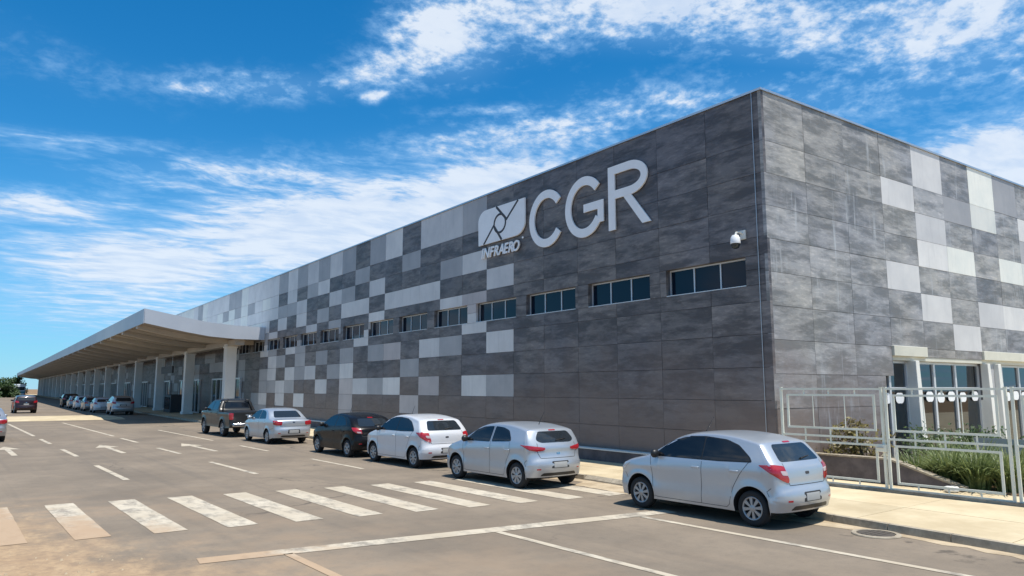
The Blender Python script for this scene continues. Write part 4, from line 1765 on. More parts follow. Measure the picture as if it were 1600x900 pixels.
def wheel_mesh(wr, style, width=0.185):
    key = (wr, style)
    if key in WHEELS:
        return WHEELS[key]
    t = MB()
    rr = wr * 0.655
    h = width / 2
    t.lathe([(rr, -h * 0.9), (rr + 0.02, -h), (wr - 0.03, -h), (wr - 0.008, -h * 0.8), (wr, -h * 0.45), (wr, h * 0.45), (wr - 0.008, h * 0.8), (wr - 0.03, h), (rr + 0.02, h), (rr, h * 0.9)], 'Y', 36)
    tyre = t.mesh('tyre', 'tyre', True, 50)
    r = MB()
    # outer side is +y
    r.lathe([(rr + 0.004, h * 0.9), (rr - 0.006, h * 0.98), (rr - 0.022, h * 0.90), (rr - 0.03, h * 0.55)], 'Y', 36, 0)
    r.lathe([(rr - 0.028, h * 0.45), (0.0, h * 0.42)], 'Y', 24, 1)
    r.lathe([(rr + 0.004, -h * 0.85), (0, -h * 0.7)], 'Y', 24, 1)
    r.lathe([(0.062, h * 0.5), (0.06, h * 0.88), (0.045, h * 0.97), (0.0, h * 0.99)], 'Y', 18, 0)
    ns = {'ka': 8, 'hub': 7, 'five': 5, 'six': 6}[style]
    for k in range(ns):
        a = 2 * pi * k / ns + 0.2
        w0, w1 = {'ka': (0.018, 0.034), 'hub': (0.022, 0.055), 'five': (0.026, 0.034), 'six': (0.022, 0.04)}[style]
        ca, sa = cos(a), sin(a)

        def pt(rad, side, y_):
            return (rad * ca - side * sa, y_, rad * sa + side * ca)
        r0, r1 = 0.05, rr - 0.022
        r.hexa([pt(r0, -w0, h * 0.5), pt(r1, -w1, h * 0.45), pt(r1, w1, h * 0.45), pt(r0, w0, h * 0.5),
                pt(r0, -w0 * 0.9, h * 0.93), pt(r1, -w1 * 0.9, h * 0.90), pt(r1, w1 * 0.9, h * 0.90), pt(r0, w0 * 0.9, h * 0.93)], 0)
    rim = r.mesh('rim', ['alloy', 'under'], True, 35, True)
    WHEELS[key] = (tyre, rim)
    return WHEELS[key]


SPECS = {}
# profile keys: x (forward), z, corner depth R, squareness
SPECS['ka'] = dict(wb=2.49, wr=0.295, arch=0.352, sill=0.215, hw=0.842, belt=0.985, beltrise=0.035, tumble=0.43, len_f=2.0, len_r=1.9, nose_in=0.13, tail_in=0.05, style='ka',
    prof=[(1.93, 0.23, 0.30, 2.4), (1.985, 0.36, 0.34, 2.4), (1.995, 0.55, 0.36, 2.4), (1.95, 0.70, 0.34, 2.5), (1.84, 0.845, 0.20, 2.6), (1.62, 0.93, 0.11, 2.7), (1.30, 1.00, 0.085, 2.8), (1.10, 1.05, 0.08, 2.8),
          (0.92, 1.155, 0.11, 2.7), (0.62, 1.325, 0.11, 2.8), (0.38, 1.432, 0.10, 2.9), (0.05, 1.498, 0.085, 3.0), (-0.40, 1.518, 0.085, 3.0), (-0.85, 1.488, 0.085, 3.0), (-1.18, 1.436, 0.085, 2.9), (-1.36, 1.398, 0.09, 2.8),
          (-1.44, 1.352, 0.11, 2.8), (-1.58, 1.205, 0.14, 2.8), (-1.71, 1.06, 0.17, 2.8), (-1.775, 0.965, 0.19, 2.8), (-1.80, 0.83, 0.20, 2.8), (-1.81, 0.70, 0.21, 2.8), (-1.855, 0.625, 0.24, 2.8), (-1.885, 0.54, 0.26, 2.7), (-1.88, 0.40, 0.26, 2.6), (-1.82, 0.27, 0.24, 2.5)])
SPECS['hb'] = dict(wb=2.50, wr=0.295, arch=0.352, sill=0.21, hw=0.838, belt=0.955, beltrise=0.06, tumble=0.45, len_f=2.02, len_r=1.9, nose_in=0.15, tail_in=0.08, style='hub',
    prof=[(1.95, 0.23, 0.30, 2.4), (2.01, 0.36, 0.36, 2.3), (2.02, 0.52, 0.38, 2.3), (1.97, 0.67, 0.36, 2.4), (1.84, 0.80, 0.22, 2.5), (1.60, 0.90, 0.12, 2.6), (1.30, 0.975, 0.09, 2.7), (1.08, 1.03, 0.08, 2.8),
          (0.90, 1.13, 0.11, 2.7), (0.60, 1.29, 0.11, 2.8), (0.35, 1.395, 0.10, 2.8), (0.0, 1.462, 0.09, 2.9), (-0.40, 1.478, 0.09, 2.9), (-0.90, 1.455, 0.09, 2.9), (-1.28, 1.405, 0.09, 2.8), (-1.50, 1.36, 0.10, 2.7),
          (-1.58, 1.305, 0.13, 2.6), (-1.68, 1.16, 0.18, 2.5), (-1.76, 1.02, 0.22, 2.5), (-1.80, 0.93, 0.24, 2.5), (-1.80, 0.83, 0.25, 2.5), (-1.82, 0.74, 0.27, 2.5), (-1.875, 0.64, 0.30, 2.5), (-1.90, 0.53, 0.31, 2.4), (-1.88, 0.40, 0.30, 2.4), (-1.82, 0.27, 0.26, 2.4)])
SPECS['old'] = dict(wb=2.47, wr=0.29, arch=0.345, sill=0.21, hw=0.83, belt=0.94, beltrise=0.05, tumble=0.45, len_f=1.95, len_r=1.9, nose_in=0.14, tail_in=0.08, style='six',
    prof=[(1.88, 0.23, 0.30, 2.4), (1.94, 0.36, 0.34, 2.3), (1.95, 0.52, 0.36, 2.3), (1.90, 0.66, 0.34, 2.4), (1.76, 0.80, 0.20, 2.5), (1.50, 0.90, 0.11, 2.6), (1.25, 0.965, 0.09, 2.7), (1.05, 1.02, 0.08, 2.8),
          (0.85, 1.13, 0.11, 2.7), (0.55, 1.29, 0.11, 2.8), (0.30, 1.39, 0.10, 2.8), (-0.05, 1.445, 0.09, 2.9), (-0.45, 1.45, 0.09, 2.9), (-0.85, 1.41, 0.09, 2.8), (-1.15, 1.345, 0.09, 2.7), (-1.35, 1.26, 0.10, 2.6),
          (-1.55, 1.14, 0.14, 2.5), (-1.72, 1.02, 0.20, 2.5), (-1.80, 0.95, 0.22, 2.5), (-1.83, 0.86, 0.24, 2.5), (-1.84, 0.74, 0.25, 2.5), (-1.89, 0.62, 0.28, 2.5), (-1.905, 0.50, 0.29, 2.4), (-1.88, 0.38, 0.28, 2.4), (-1.82, 0.27, 0.25, 2.4)])
SPECS['sedan'] = dict(wb=2.47, wr=0.29, arch=0.345, sill=0.21, hw=0.83, belt=0.955, beltrise=0.03, tumble=0.42, len_f=2.0, len_r=2.2, nose_in=0.13, tail_in=0.06, style='hub',
    prof=[(1.92, 0.23, 0.30, 2.4), (1.98, 0.36, 0.32, 2.4), (1.99, 0.54, 0.34, 2.4), (1.94, 0.69, 0.32, 2.5), (1.82, 0.82, 0.19, 2.6), (1.55, 0.91, 0.10, 2.7), (1.28, 0.975, 0.085, 2.8), (1.06, 1.03, 0.08, 2.8),
          (0.86, 1.14, 0.11, 2.7), (0.56, 1.305, 0.11, 2.8), (0.32, 1.40, 0.10, 2.9), (0.0, 1.452, 0.085, 3.0), (-0.40, 1.46, 0.085, 3.0), (-0.75, 1.43, 0.085, 2.9), (-1.02, 1.36, 0.09, 2.8), (-1.20, 1.26, 0.10, 2.7),
          (-1.40, 1.12, 0.10, 2.7), (-1.55, 1.05, 0.09, 2.8), (-1.80, 1.025, 0.09, 2.8), (-2.03, 1.01, 0.12, 2.7), (-2.10, 0.95, 0.18, 2.7), (-2.12, 0.84, 0.20, 2.7), (-2.12, 0.72, 0.21, 2.7), (-2.17, 0.62, 0.25, 2.6), (-2.18, 0.50, 0.26, 2.5), (-2.16, 0.38, 0.26, 2.5), (-2.09, 0.27, 0.24, 2.4)])
SPECS['suv'] = dict(wb=2.60, wr=0.34, arch=0.405, sill=0.27, hw=0.90, belt=1.10, beltrise=0.03, tumble=0.40, len_f=2.15, len_r=2.1, nose_in=0.12, tail_in=0.06, style='five',
    prof=[(2.08, 0.28, 0.30, 2.4), (2.14, 0.45, 0.32, 2.4), (2.15, 0.66, 0.34, 2.5), (2.11, 0.83, 0.32, 2.5), (2.0, 0.97, 0.18, 2.6), (1.75, 1.05, 0.10, 2.7), (1.40, 1.11, 0.09, 2.8), (1.18, 1.16, 0.08, 2.8),
          (0.98, 1.27, 0.11, 2.7), (0.68, 1.46, 0.11, 2.8), (0.42, 1.57, 0.10, 2.9), (0.05, 1.635, 0.085, 3.0), (-0.45, 1.655, 0.085, 3.0), (-1.0, 1.64, 0.085, 3.0), (-1.45, 1.60, 0.085, 2.9), (-1.72, 1.56, 0.09, 2.8),
          (-1.79, 1.50, 0.11, 2.8), (-1.87, 1.35, 0.14, 2.8), (-1.95, 1.18, 0.17, 2.8), (-1.98, 1.05, 0.19, 2.8), (-1.99, 0.90, 0.20, 2.8), (-2.0, 0.77, 0.21, 2.8), (-2.05, 0.68, 0.24, 2.7), (-2.08, 0.56, 0.26, 2.6), (-2.07, 0.44, 0.26, 2.5), (-2.0, 0.32, 0.24, 2.5)])
SPECS['pickup'] = dict(wb=3.08, wr=0.375, arch=0.45, sill=0.42, hw=0.915, belt=1.19, beltrise=0.0, tumble=0.38, len_f=2.45, len_r=2.75, nose_in=0.12, tail_in=0.02, style='six',
    prof=[(2.40, 0.40, 0.26, 2.6), (2.46, 0.55, 0.30, 2.5), (2.47, 0.80, 0.32, 2.5), (2.43, 1.00, 0.28, 2.6), (2.33, 1.13, 0.15, 2.7), (2.05, 1.19, 0.10, 2.8), (1.65, 1.23, 0.09, 2.9), (1.38, 1.27, 0.08, 2.9),
          (1.18, 1.40, 0.11, 2.8), (0.92, 1.59, 0.11, 2.9), (0.68, 1.71, 0.10, 3.0), (0.35, 1.775, 0.085, 3.1), (-0.10, 1.79, 0.085, 3.1), (-0.48, 1.77, 0.085, 3.1), (-0.66, 1.72, 0.09, 3.0), (-0.74, 1.60, 0.10, 3.0), (-0.82, 1.38, 0.08, 3.2), (-0.88, 1.22, 0.05, 3.5),
          (-1.05, 1.175, 0.045, 4.0), (-1.6, 1.175, 0.045, 4.0), (-2.2, 1.18, 0.045, 4.0), (-2.60, 1.18, 0.06, 3.6), (-2.66, 1.13, 0.07, 3.4), (-2.67, 0.95, 0.08, 3.4), (-2.67, 0.78, 0.08, 3.4), (-2.69, 0.66, 0.10, 3.2), (-2.74, 0.60, 0.12, 3.0), (-2.75, 0.50, 0.12, 3.0), (-2.68, 0.44, 0.10, 3.0)])
SHELLS = {}


def car(kind, paint, label, x, y, rz=0.0, group=None, cat='car', name='parked_car', far=False):
    """x, y: middle of the wheelbase on the road; the car points along +Y"""
    S = SPECS[kind]
    if kind not in SHELLS:
        SHELLS[kind] = Shell(S)
    sh = SHELLS[kind]
    root = thing(name, label, cat, (x, y, 0.004), pi / 2 + rz, group)
    mb = MB()
    mb.v, mb.f, mb.mi = list(sh.V), list(sh.F), list(sh.MI)
    me = mb.mesh('body', [paint, 'under'], True, None, True)
    me.set_sharp_from_angle(angle=radians(62))
    body = link('body', me, root)
    wb, wr = S['wb'], S['wr']
    tyre, rim = wheel_mesh(wr, S['style'], 0.185 if kind not in ('pickup', 'suv') else 0.23)
    hw = S['hw']
    hwid = 0.0925 if kind not in ('pickup', 'suv') else 0.115
    for sx in (1, -1):
        for sy in (1, -1):
            wo_ = link('wheel', tyre, root, (sx * wb / 2, sy * (hw - hwid - 0.015), wr), (0, random.uniform(0, 6.28), 0) if sy > 0 else (0, random.uniform(0, 6.28), pi))
            link('rim', rim, wo_)
    P = sh.patch
    for pln in ('L', 'R'):
        if kind in ('ka', 'hb', 'old', 'sedan', 'suv'):
            dz = {'ka': 0, 'hb': -0.035, 'old': -0.045, 'sedan': -0.03, 'suv': 0.125}[kind]
            sx = {'ka': 1, 'hb': 1, 'old': 0.97, 'sedan': 0.95, 'suv': 1.12}[kind]
            if kind == 'ka':
                f_ = [(0.93, 1.03), (0.52, 1.315), (0.22, 1.402), (-0.22, 1.425), (-0.215, 1.035)]
                r_ = [(-0.245, 1.035), (-0.25, 1.42), (-0.68, 1.385), (-0.95, 1.305), (-1.20, 1.13), (-1.255, 1.065)]
                tr = [(1.0, 1.02), (0.53, 1.335), (0.22, 1.42), (-0.24, 1.437), (-0.70, 1.402), (-0.97, 1.32), (-1.23, 1.135), (-1.285, 1.05), (-0.6, 1.025)]
            elif kind == 'hb':
                f_ = [(0.90, 0.985), (0.50, 1.26), (0.20, 1.352), (-0.20, 1.38), (-0.20, 1.01)]
                r_ = [(-0.27, 1.015), (-0.27, 1.38), (-0.62, 1.36), (-0.86, 1.30), (-1.02, 1.12), (-1.03, 1.06)]
                tr = None
            elif kind == 'old':
                f_ = [(0.86, 0.975), (0.46, 1.25), (0.18, 1.33), (-0.22, 1.355), (-0.22, 1.0)]
                r_ = [(-0.27, 1.0), (-0.27, 1.355), (-0.60, 1.33), (-0.88, 1.25), (-1.08, 1.09), (-1.08, 1.05)]
                tr = [(0.92, 0.965), (0.47, 1.27), (0.18, 1.347), (-0.25, 1.372), (-0.62, 1.345), (-0.90, 1.265), (-1.11, 1.09), (-1.11, 1.035), (-0.5, 0.985)]
            elif kind == 'sedan':
                f_ = [(0.88, 0.99), (0.48, 1.27), (0.20, 1.355), (-0.20, 1.375), (-0.20, 1.005)]
                r_ = [(-0.26, 1.005), (-0.26, 1.375), (-0.60, 1.35), (-0.80, 1.29), (-1.0, 1.10), (-1.0, 1.03)]
                tr = None
            else:
                f_ = [(1.0, 1.155), (0.58, 1.44), (0.30, 1.53), (-0.15, 1.555), (-0.15, 1.17)]
                r_ = [(-0.2, 1.17), (-0.2, 1.555), (-0.85, 1.54), (-1.30, 1.48), (-1.52, 1.30), (-1.54, 1.22)]
                tr = [(1.06, 1.145), (0.58, 1.46), (0.30, 1.548), (-0.18, 1.573), (-0.86, 1.558), (-1.32, 1.50), (-1.56, 1.31), (-1.57, 1.20), (-0.5, 1.155)]
            if tr and not far:
                P('window_trim', tr, pln, 'black trim', root, 0.002, 0.05)
            P('side_window', f_, pln, 'car glass', root, 0.0045, 0.045)
            P('side_window', r_, pln, 'car glass', root, 0.0045, 0.05)
        else:
            P('side_window', [(1.16, 1.24), (0.80, 1.55), (0.60, 1.63), (0.22, 1.67), (0.22, 1.25)], pln, 'car glass', root, 0.0045, 0.045)
            P('side_window', [(0.16, 1.25), (0.16, 1.67), (-0.35, 1.665), (-0.52, 1.62), (-0.62, 1.40), (-0.64, 1.26)], pln, 'car glass', root, 0.0045, 0.05)
        if not far:
            zb = S['belt']
            sl = S['sill'] + 0.05
            # shut lines
            if kind == 'pickup':
                sh.seam('door_seam', [(1.18, 1.22), (1.12, 0.85), (1.05, sl)], pln, root)
                sh.seam('door_seam', [(0.19, 1.66), (0.19, 1.2), (0.17, sl)], pln, root)
                sh.seam('door_seam', [(-0.68, 1.5), (-0.74, 1.2), (-0.80, 0.85), (-0.9, sl + 0.3)], pln, root)
                sh.seam('bed_seam', [(-0.95, 1.16), (-0.95, sl)], pln, root, 0.02)
            else:
                ofs = {'ka': 0, 'hb': -0.02, 'old': -0.03, 'sedan': -0.02, 'suv': 0.03}[kind]
                top = f_[1][1]
                sh.seam('door_seam', [(0.98 + ofs, zb + 0.03), (0.93 + ofs, 0.7), (0.89 + ofs, sl + 0.02), (0.80, sl)], pln, root)
                sh.seam('door_seam', [(-0.235, f_[3][1] + 0.01), (-0.235, zb + 0.05), (-0.22, 0.6), (-0.20, sl)], pln, root)
                sh.seam('door_seam', [(r_[-1][0] + 0.03, zb + 0.08), (-1.02, 0.82), (-0.88, 0.60), (-0.80, sl + 0.05), (-0.74, sl)], pln, root)
                sh.seam('sill_seam', [(0.80, sl), (-0.74, sl)], pln, root)
                sh.seam('bumper_seam', [(-S['len_r'] + 0.28, 0.66), (-wb / 2 - 0.30, 0.60), (-wb / 2 - 0.34, 0.52)], pln, root)
                sh.seam('bumper_seam', [(wb / 2 + 0.42, 0.66), (wb / 2 + 0.33, 0.55)], pln, root)
            for hx in ((-0.10, -0.93) if kind != 'pickup' else (0.30, -0.55)):
                h = sh.hit(pln, hx, S['belt'] - 0.10)
                if h:
                    hb_ = MB()
                    s = 1 if pln == 'L' else -1
                    hb_.box(hx - 0.085, hx + 0.085, h[0].y - 0.005, h[0].y + s * 0.028, h[0].z - 0.014, h[0].z + 0.016) if s > 0 else hb_.box(hx - 0.085, hx + 0.085, h[0].y - 0.028, h[0].y + 0.005, h[0].z - 0.014, h[0].z + 0.016)
                    hb_.build('door_handle', paint, root, bevel=0.008, smooth=True, angle=50)
        # mirrors
        s = 1 if pln == 'L' else -1
        mx = {'ka': 0.80, 'hb': 0.78, 'old': 0.74, 'sedan': 0.76, 'suv': 0.88, 'pickup': 1.0}[kind]
        mz = S['belt'] + 0.085
        wy = sh.width(mx, mz)
        mi_ = MB()
        for (rx_, dy_) in ((0.02, 0.02), (0.07, 0.06), (0.085, 0.11), (0.08, 0.17), (0.05, 0.205), (0.01, 0.215)):
            ring = [(mx + rx_ * cos(q) * 0.8, s * (wy + dy_ - 0.02), mz + rx_ * sin(q) * 0.95) for q in [2 * pi * i / 12 for i in range(12)]]
            mi_.v += ring
        for i in range(5):
            for k in range(12):
                k2 = (k + 1) % 12
                mi_.f.append((i * 12 + k, i * 12 + k2, (i + 1) * 12 + k2, (i + 1) * 12 + k))
                mi_.mi.append(0)
        mi_.f.append(tuple(60 + k for k in range(12)))
        mi_.mi.append(0)
        mi_.build('side_mirror', 'black trim' if kind in ('ka', 'hb', 'old') else paint, root, smooth=True, fix=True)
        # lamps
        tl = 'BL' if pln == 'L' else 'BR'
        if kind == 'ka':
            lamp = P('tail_lamp', [(-0.40, 1.02), (-0.62, 1.035), (-0.80, 1.01), (-0.885, 0.79), (-0.865, 0.735), (-0.74, 0.79), (-0.56, 0.90)], tl, 'tail red', root, 0.010, 0.03)
            if not far:
                P('lamp_lens', [(-0.72, 0.94), (-0.84, 0.93), (-0.86, 0.86), (-0.76, 0.87)], tl, 'tail clear', lamp, 0.013, 0.02)
        elif kind == 'hb':
            P('tail_lamp', [(-0.40, 1.00), (-0.62, 0.985), (-0.86, 0.955), (-1.00, 0.93), (-0.97, 0.875), (-0.80, 0.855), (-0.62, 0.89)], tl, 'tail red', root, 0.010, 0.03)
        elif kind == 'old':
            lamp = P('tail_lamp', [(-0.52, 0.99), (-0.70, 0.98), (-0.86, 0.93), (-0.90, 0.78), (-0.74, 0.80), (-0.60, 0.88)], tl, 'tail red', root, 0.010, 0.03)
            P('lamp_lens', [(-0.72, 0.86), (-0.86, 0.85), (-0.87, 0.80), (-0.76, 0.81)], tl, 'tail clear', lamp, 0.013, 0.02)
        elif kind == 'sedan':
            P('tail_lamp', [(-0.74, 0.97), (-0.95, 0.96), (-1.14, 0.93), (-1.13, 0.79), (-0.96, 0.78), (-0.80, 0.82)], tl, 'tail red', root, 0.010, 0.03)
        elif kind == 'suv':
            P('tail_lamp', [(-0.56, 1.16), (-0.76, 1.17), (-0.95, 1.13), (-1.0, 0.96), (-0.84, 0.96), (-0.66, 1.04)], tl, 'tail red', root, 0.010, 0.03)
        else:
            P('tail_lamp', [(-1.14, 1.13), (-1.26, 1.14), (-1.36, 1.12), (-1.36, 0.83), (-1.26, 0.82), (-1.16, 0.86)], tl, 'tail red', root, 0.010, 0.03)
        fl = 'FL' if pln == 'L' else 'FR'
        zz = S['prof'][4][1]
        ff = S['len_f'] / 2.0
        P('headlamp', [(0.46 * ff, zz + 0.02), (0.66 * ff, zz), (0.84 * ff, zz - 0.06), (0.84 * ff, zz - 0.18), (0.64 * ff, zz - 0.14)], fl, 'lamp clear', root, 0.008, 0.03)
    # glass front and back
    if kind == 'pickup':
        P('windscreen', [(-0.66, 1.33), (0.66, 1.33), (0.56, 1.66), (-0.56, 1.66)], 'F', 'car glass', root, 0.005, 0.07)
        P('rear_window', [(-0.62, 1.30), (0.62, 1.30), (0.54, 1.64), (-0.54, 1.64)], 'B', 'car glass', root, 0.005, 0.06)
        # chrome bumper, tailgate seams
        b_ = MB()
        b_.box(-2.86, -2.70, -0.80, 0.80, 0.50, 0.66)
        b_.build('rear_bumper', 'chrome', root, bevel=0.03, smooth=True, angle=40)
        sh.seam('tailgate_seam', [(-0.74, 1.12), (-0.74, 0.72), (0.74, 0.72), (0.74, 1.12)], 'B', root, 0.012)
        P('tailgate_handle', [(-0.16, 1.0), (0.16, 1.0), (0.16, 1.07), (-0.16, 1.07)], 'B', 'chrome', root, 0.008, 0.02)
        P('tailgate_mark', [(-0.62, 0.98), (-0.40, 0.98), (-0.40, 1.03), (-0.62, 1.03)], 'B', 'chrome', root, 0.006, 0.01)
        pb = MB()
        pb.box(-2.885, -2.868, -0.20, 0.20, 0.52, 0.64)
        pb.build('number_plate', 'plate grey', root)
        bd = MB()
        bd.box(-2.5, -0.98, -0.76, 0.76, 1.182, 1.20)
        bd.build('bed_cover', 'black trim', root)
        for s in (1, -1):
            br = MB()
            br.tube([(-0.95, s * 0.72, 1.18), (-0.80, s * 0.66, 1.5), (-0.74, s * 0.58, 1.70), (-0.74, s * 0.4, 1.74)], 0.035, 8)
            br.build('roll_bar', 'black trim', root, smooth=True)
    else:
        rz0, rz1 = {'ka': (1.075, 1.345), 'hb': (1.06, 1.295), 'old': (1.02, 1.27), 'sedan': (1.08, 1.345), 'suv': (1.19, 1.49)}[kind]
        w0, w1 = {'ka': (0.60, 0.50), 'hb': (0.58, 0.46), 'old': (0.60, 0.50), 'sedan': (0.60, 0.50), 'suv': (0.62, 0.54)}[kind]
        if kind == 'hb':
            rp = [(-w0 * 0.8, rz0 - 0.015), (w0 * 0.8, rz0 - 0.015), (w0, rz0 + 0.05), (w1, rz1), (-w1, rz1), (-w0, rz0 + 0.05)]
        else:
            rp = [(-w0, rz0), (w0, rz0), (w1, rz1), (-w1, rz1)]
        rw = P('rear_window', rp, 'B', 'car glass rear', root, 0.005, 0.07)
        wz0, wz1 = S['prof'][7][1] + 0.03, S['prof'][10][1] - 0.03
        P('windscreen', [(-0.64, wz0), (0.64, wz0), (0.52, wz1), (-0.52, wz1)], 'F', 'car glass', root, 0.005, 0.07)
        pz = {'ka': 0.50, 'hb': 0.545, 'old': 0.50, 'sedan': 0.52, 'suv': 0.84}[kind]
        P('number_plate_recess', [(-0.27, pz - 0.075), (0.27, pz - 0.075), (0.25, pz + 0.085), (-0.25, pz + 0.085)], 'B', 'seam', root, 0.002, 0.03)
        P('number_plate', [(-0.20, pz - 0.062), (0.20, pz - 0.062), (0.20, pz + 0.062), (-0.20, pz + 0.062)], 'B', 'plate grey', root, 0.008, 0.012)
        if not far:
            bz = {'ka': 0.88, 'hb': 0.80, 'old': 0.86, 'sedan': 0.90, 'suv': 0.99}[kind]
            P('badge', [(-0.055, bz - 0.02), (0.055, bz - 0.02), (0.055, bz + 0.025), (-0.055, bz + 0.025)], 'B', 'sign dark' if kind == 'ka' else 'chrome', root, 0.006, 0.022, 3)
            if kind in ('ka', 'hb', 'suv', 'old'):
                lo = 0.70 if kind != 'suv' else 0.78
                sh.seam('tailgate_seam', [(-0.57, rz0 - 0.02), (-0.60, 0.86), (-0.52, lo), (0.52, lo), (0.60, 0.86), (0.57, rz0 - 0.02)], 'B', root, 0.011)
                wp_ = MB()
                a_, c_ = sh.hit('B', 0.02, rz0 + 0.025), sh.hit('B', -0.30, rz0 + 0.06)
                if a_ and c_:
                    wp_.tube([a_[0] + a_[1] * 0.02, (a_[0] + c_[0]) / 2 + a_[1] * 0.02, c_[0] + c_[1] * 0.014], [0.014, 0.010, 0.006], 6)
                    wp_.build('rear_wiper', 'black trim', root)
                hz = {'ka': 1.372, 'hb': 1.32, 'suv': 1.525, 'old': 1.30}[kind]
                P('brake_light', [(-0.10, hz - 0.01), (0.10, hz - 0.01), (0.10, hz + 0.012), (-0.10, hz + 0.012)], 'B', 'tail red', root, 0.006, 0.008, 3)
            else:
                sh.seam('boot_seam', [(-0.60, 1.0), (-0.56, 0.74), (0.56, 0.74), (0.60, 1.0)], 'B', root, 0.011)
            P('bumper_insert', [(-0.55, 0.30), (0.55, 0.30), (0.48, 0.37), (-0.48, 0.37)], 'B', 'black trim', root, 0.003, 0.03)
            for s in (1, -1):
                P('reflector', [(s * 0.60 - 0.05, 0.44), (s * 0.60 + 0.05, 0.44), (s * 0.60 + 0.05, 0.47), (s * 0.60 - 0.05, 0.47)], 'B', 'tail red', root, 0.005, 0.01, 2)
            an = MB()
            rt = sh.hit('T', 0.28 if kind != 'hb' else -1.1, 0.0)
            if rt:
                p0 = rt[0]
                an.tube([p0, p0 + Vector((-0.10, 0, 0.16)), p0 + Vector((-0.20, 0, 0.30))], [0.009, 0.006, 0.004], 5)
                an.build('aerial', 'black trim', root)
    return root


GP = 'cars parked along the kerb by the facade'
car('ka', 'paint silver cool', 'nearest parked car, silver hatchback with big red corner lamps behind the stop line', 11.86, 8.83, 0, GP)
car('hb', 'paint silver cool', 'silver hatchback with slim wide tail lamps parked on the zebra crossing', 11.68, 15.02, 0, GP)
car('ka', 'paint white', 'white hatchback parked between the zebra crossing and the black car', 12.05, 20.35, 0, GP)
car('old', 'paint black', 'black hatchback with red and clear tail lamps, parked behind the white hatchback', 12.02, 24.7, 0, GP)
car('sedan', 'paint silver cool', 'silver sedan with a notched boot parked behind the pickup', 12.02, 32.35, 0, GP)
car('pickup', 'paint graphite', 'dark grey double cab pickup with chrome bumper near the canopy', 12.1, 38.75, 0, GP, 'pickup', 'pickup_truck')

GF = 'cars standing in the shade of the canopy'
A = -radians(2.7)
car('suv', 'paint silver', 'large silver car in the canopy shade, closest to the white columns', 13.35, 74.2, A, GF, far=True)
car('old', 'paint white', 'white hatchback in the canopy shade behind the large silver car', 13.05, 81.6, A, GF, far=True)
car('sedan', 'paint grey', 'grey sedan in the canopy shade, third in the row', 13.1, 87.8, A, GF, far=True)
car('ka', 'paint white', 'white hatchback in the canopy shade, fourth in the row', 13.2, 94.0, A, GF, far=True)
car('hb', 'paint grey', 'grey hatchback in the canopy shade, fifth in the row', 13.4, 100.5, A, GF, far=True)
car('suv', 'paint black', 'black car in the canopy shade, farthest of the row', 13.6, 107.5, A, GF, far=True)
car('suv', 'paint plum', 'dark plum car driving away beyond the raised crossing', 7.0, 84.6, 0, None, 'car', 'moving_car')
car('sedan', 'paint silver', 'silver car cut off by the left edge of the photo', 1.86, 41.0, 0, None, 'car', 'moving_car')

# ------------------------------------------------------------------ far end of the road
bus = thing('bus', 'pale bus with a teal band seen from behind at the far end of the road', 'bus', (19.4, 250.0, 0), 0)
b = MB()
b.box(-1.25, 1.25, 0, 10.5, 0.45, 3.5)
b.build('body', 'bus white', bus, bevel=0.12, smooth=True, angle=40)
b = MB()
b.box(-1.08, 1.08, -0.02, 0.0, 1.75, 2.75)
b.build('rear_window', 'door glass', bus)
b = MB()
b.box(-1.2, 1.2, -0.025, 0.0, 0.95, 1.55)
b.build('teal_band', 'bus teal', bus)
for sx in (-1.08, 1.08):
    b = MB()
    b.box(sx - 0.08, sx + 0.08, -0.03, 0, 0.62, 0.92)
    b.build('tail_lamp', 'tail red', bus)
    for yb in (2.2, 8.2):
        wl = MB()
        wl.lathe([(0.0, -0.14), (0.46, -0.14), (0.5, -0.1), (0.5, 0.1), (0.46, 0.14), (0.0, 0.14)], 'X', 20)
        wl.build('wheel', 'tyre', bus, (sx, yb, 0.5))

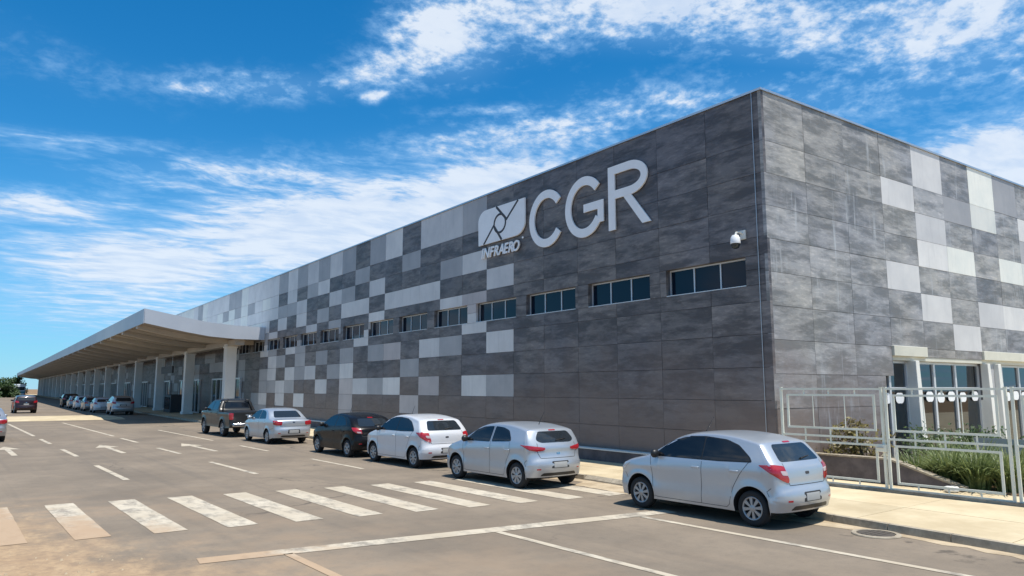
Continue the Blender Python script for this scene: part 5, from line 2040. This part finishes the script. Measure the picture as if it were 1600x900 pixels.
booth = thing('guard_booth', 'small pink and orange roadside booth at the left edge, far off', 'booth', (5.0, 106.0, 0), 0)
b = MB()
b.box(-0.9, 1.1, 0, 2, 0, 2.2)
b.build('wall', 'blush paint', booth)
b = MB()
b.box(-0.95, -0.2, -0.03, 0.0, 0, 1.9)
b.build('door', 'orange plastic', booth)
b = MB()
b.box(0.1, 0.9, -0.03, 0, 1.1, 1.8)
b.build('window', 'door glass', booth)
b = MB()
b.box(-1.05, 1.25, -0.2, 2.2, 2.2, 2.32)
b.build('roof', 'white render', booth)

TREES = [(1.0, 175, 3.0, 'leftmost bushy tree beyond the road end'), (8.5, 190, 2.9, 'second bushy tree from the left beyond the road end'), (14.5, 230, 3.4, 'bushy tree beside the far bus'),
         (-10, 210, 5.0, 'bushy tree past the left edge beyond the road end'), (20, 300, 6, 'tree under the far tip of the canopy')]
for x, y, h, lab in TREES:
    tr = thing('tree', lab, 'tree', (x, y, 0), 0, 'trees at the far end of the road')
    b = MB()
    b.tube([(0, 0, 0), (0.1, 0, h * 0.3), (0, 0.1, h * 0.6)], [0.22, 0.16, 0.08], 7)
    for i in range(5):
        a = i * 1.257
        b.tube([(0.05, 0, h * 0.35), (cos(a) * h * 0.2, sin(a) * h * 0.2, h * 0.55), (cos(a) * h * 0.36, sin(a) * h * 0.36, h * 0.7)], [0.09, 0.06, 0.02], 5)
    b.build('trunk', 'bark', tr)
    m_ = MB()
    cs = [(random.uniform(-0.75, 0.75) * h, random.uniform(-0.6, 0.6) * h, h * random.uniform(0.16, 0.95)) for _ in range(34)]
    for i in range(3200):
        cx, cy, cz = random.choice(cs)
        p = Vector((random.gauss(cx, 0.1 * h), random.gauss(cy, 0.1 * h), random.gauss(cz, 0.075 * h)))
        d = Vector((random.gauss(0, 1), random.gauss(0, 1), random.gauss(0, 1))).normalized()
        s = d.orthogonal().normalized()
        l = random.uniform(0.35, 0.75)
        m_.quad([p, p + d * l * .5 + s * l * .35, p + d * l, p + d * l * .5 - s * l * .35])
    o = m_.build('crown', 'tree leaf', tr)
    o['kind'] = 'stuff'
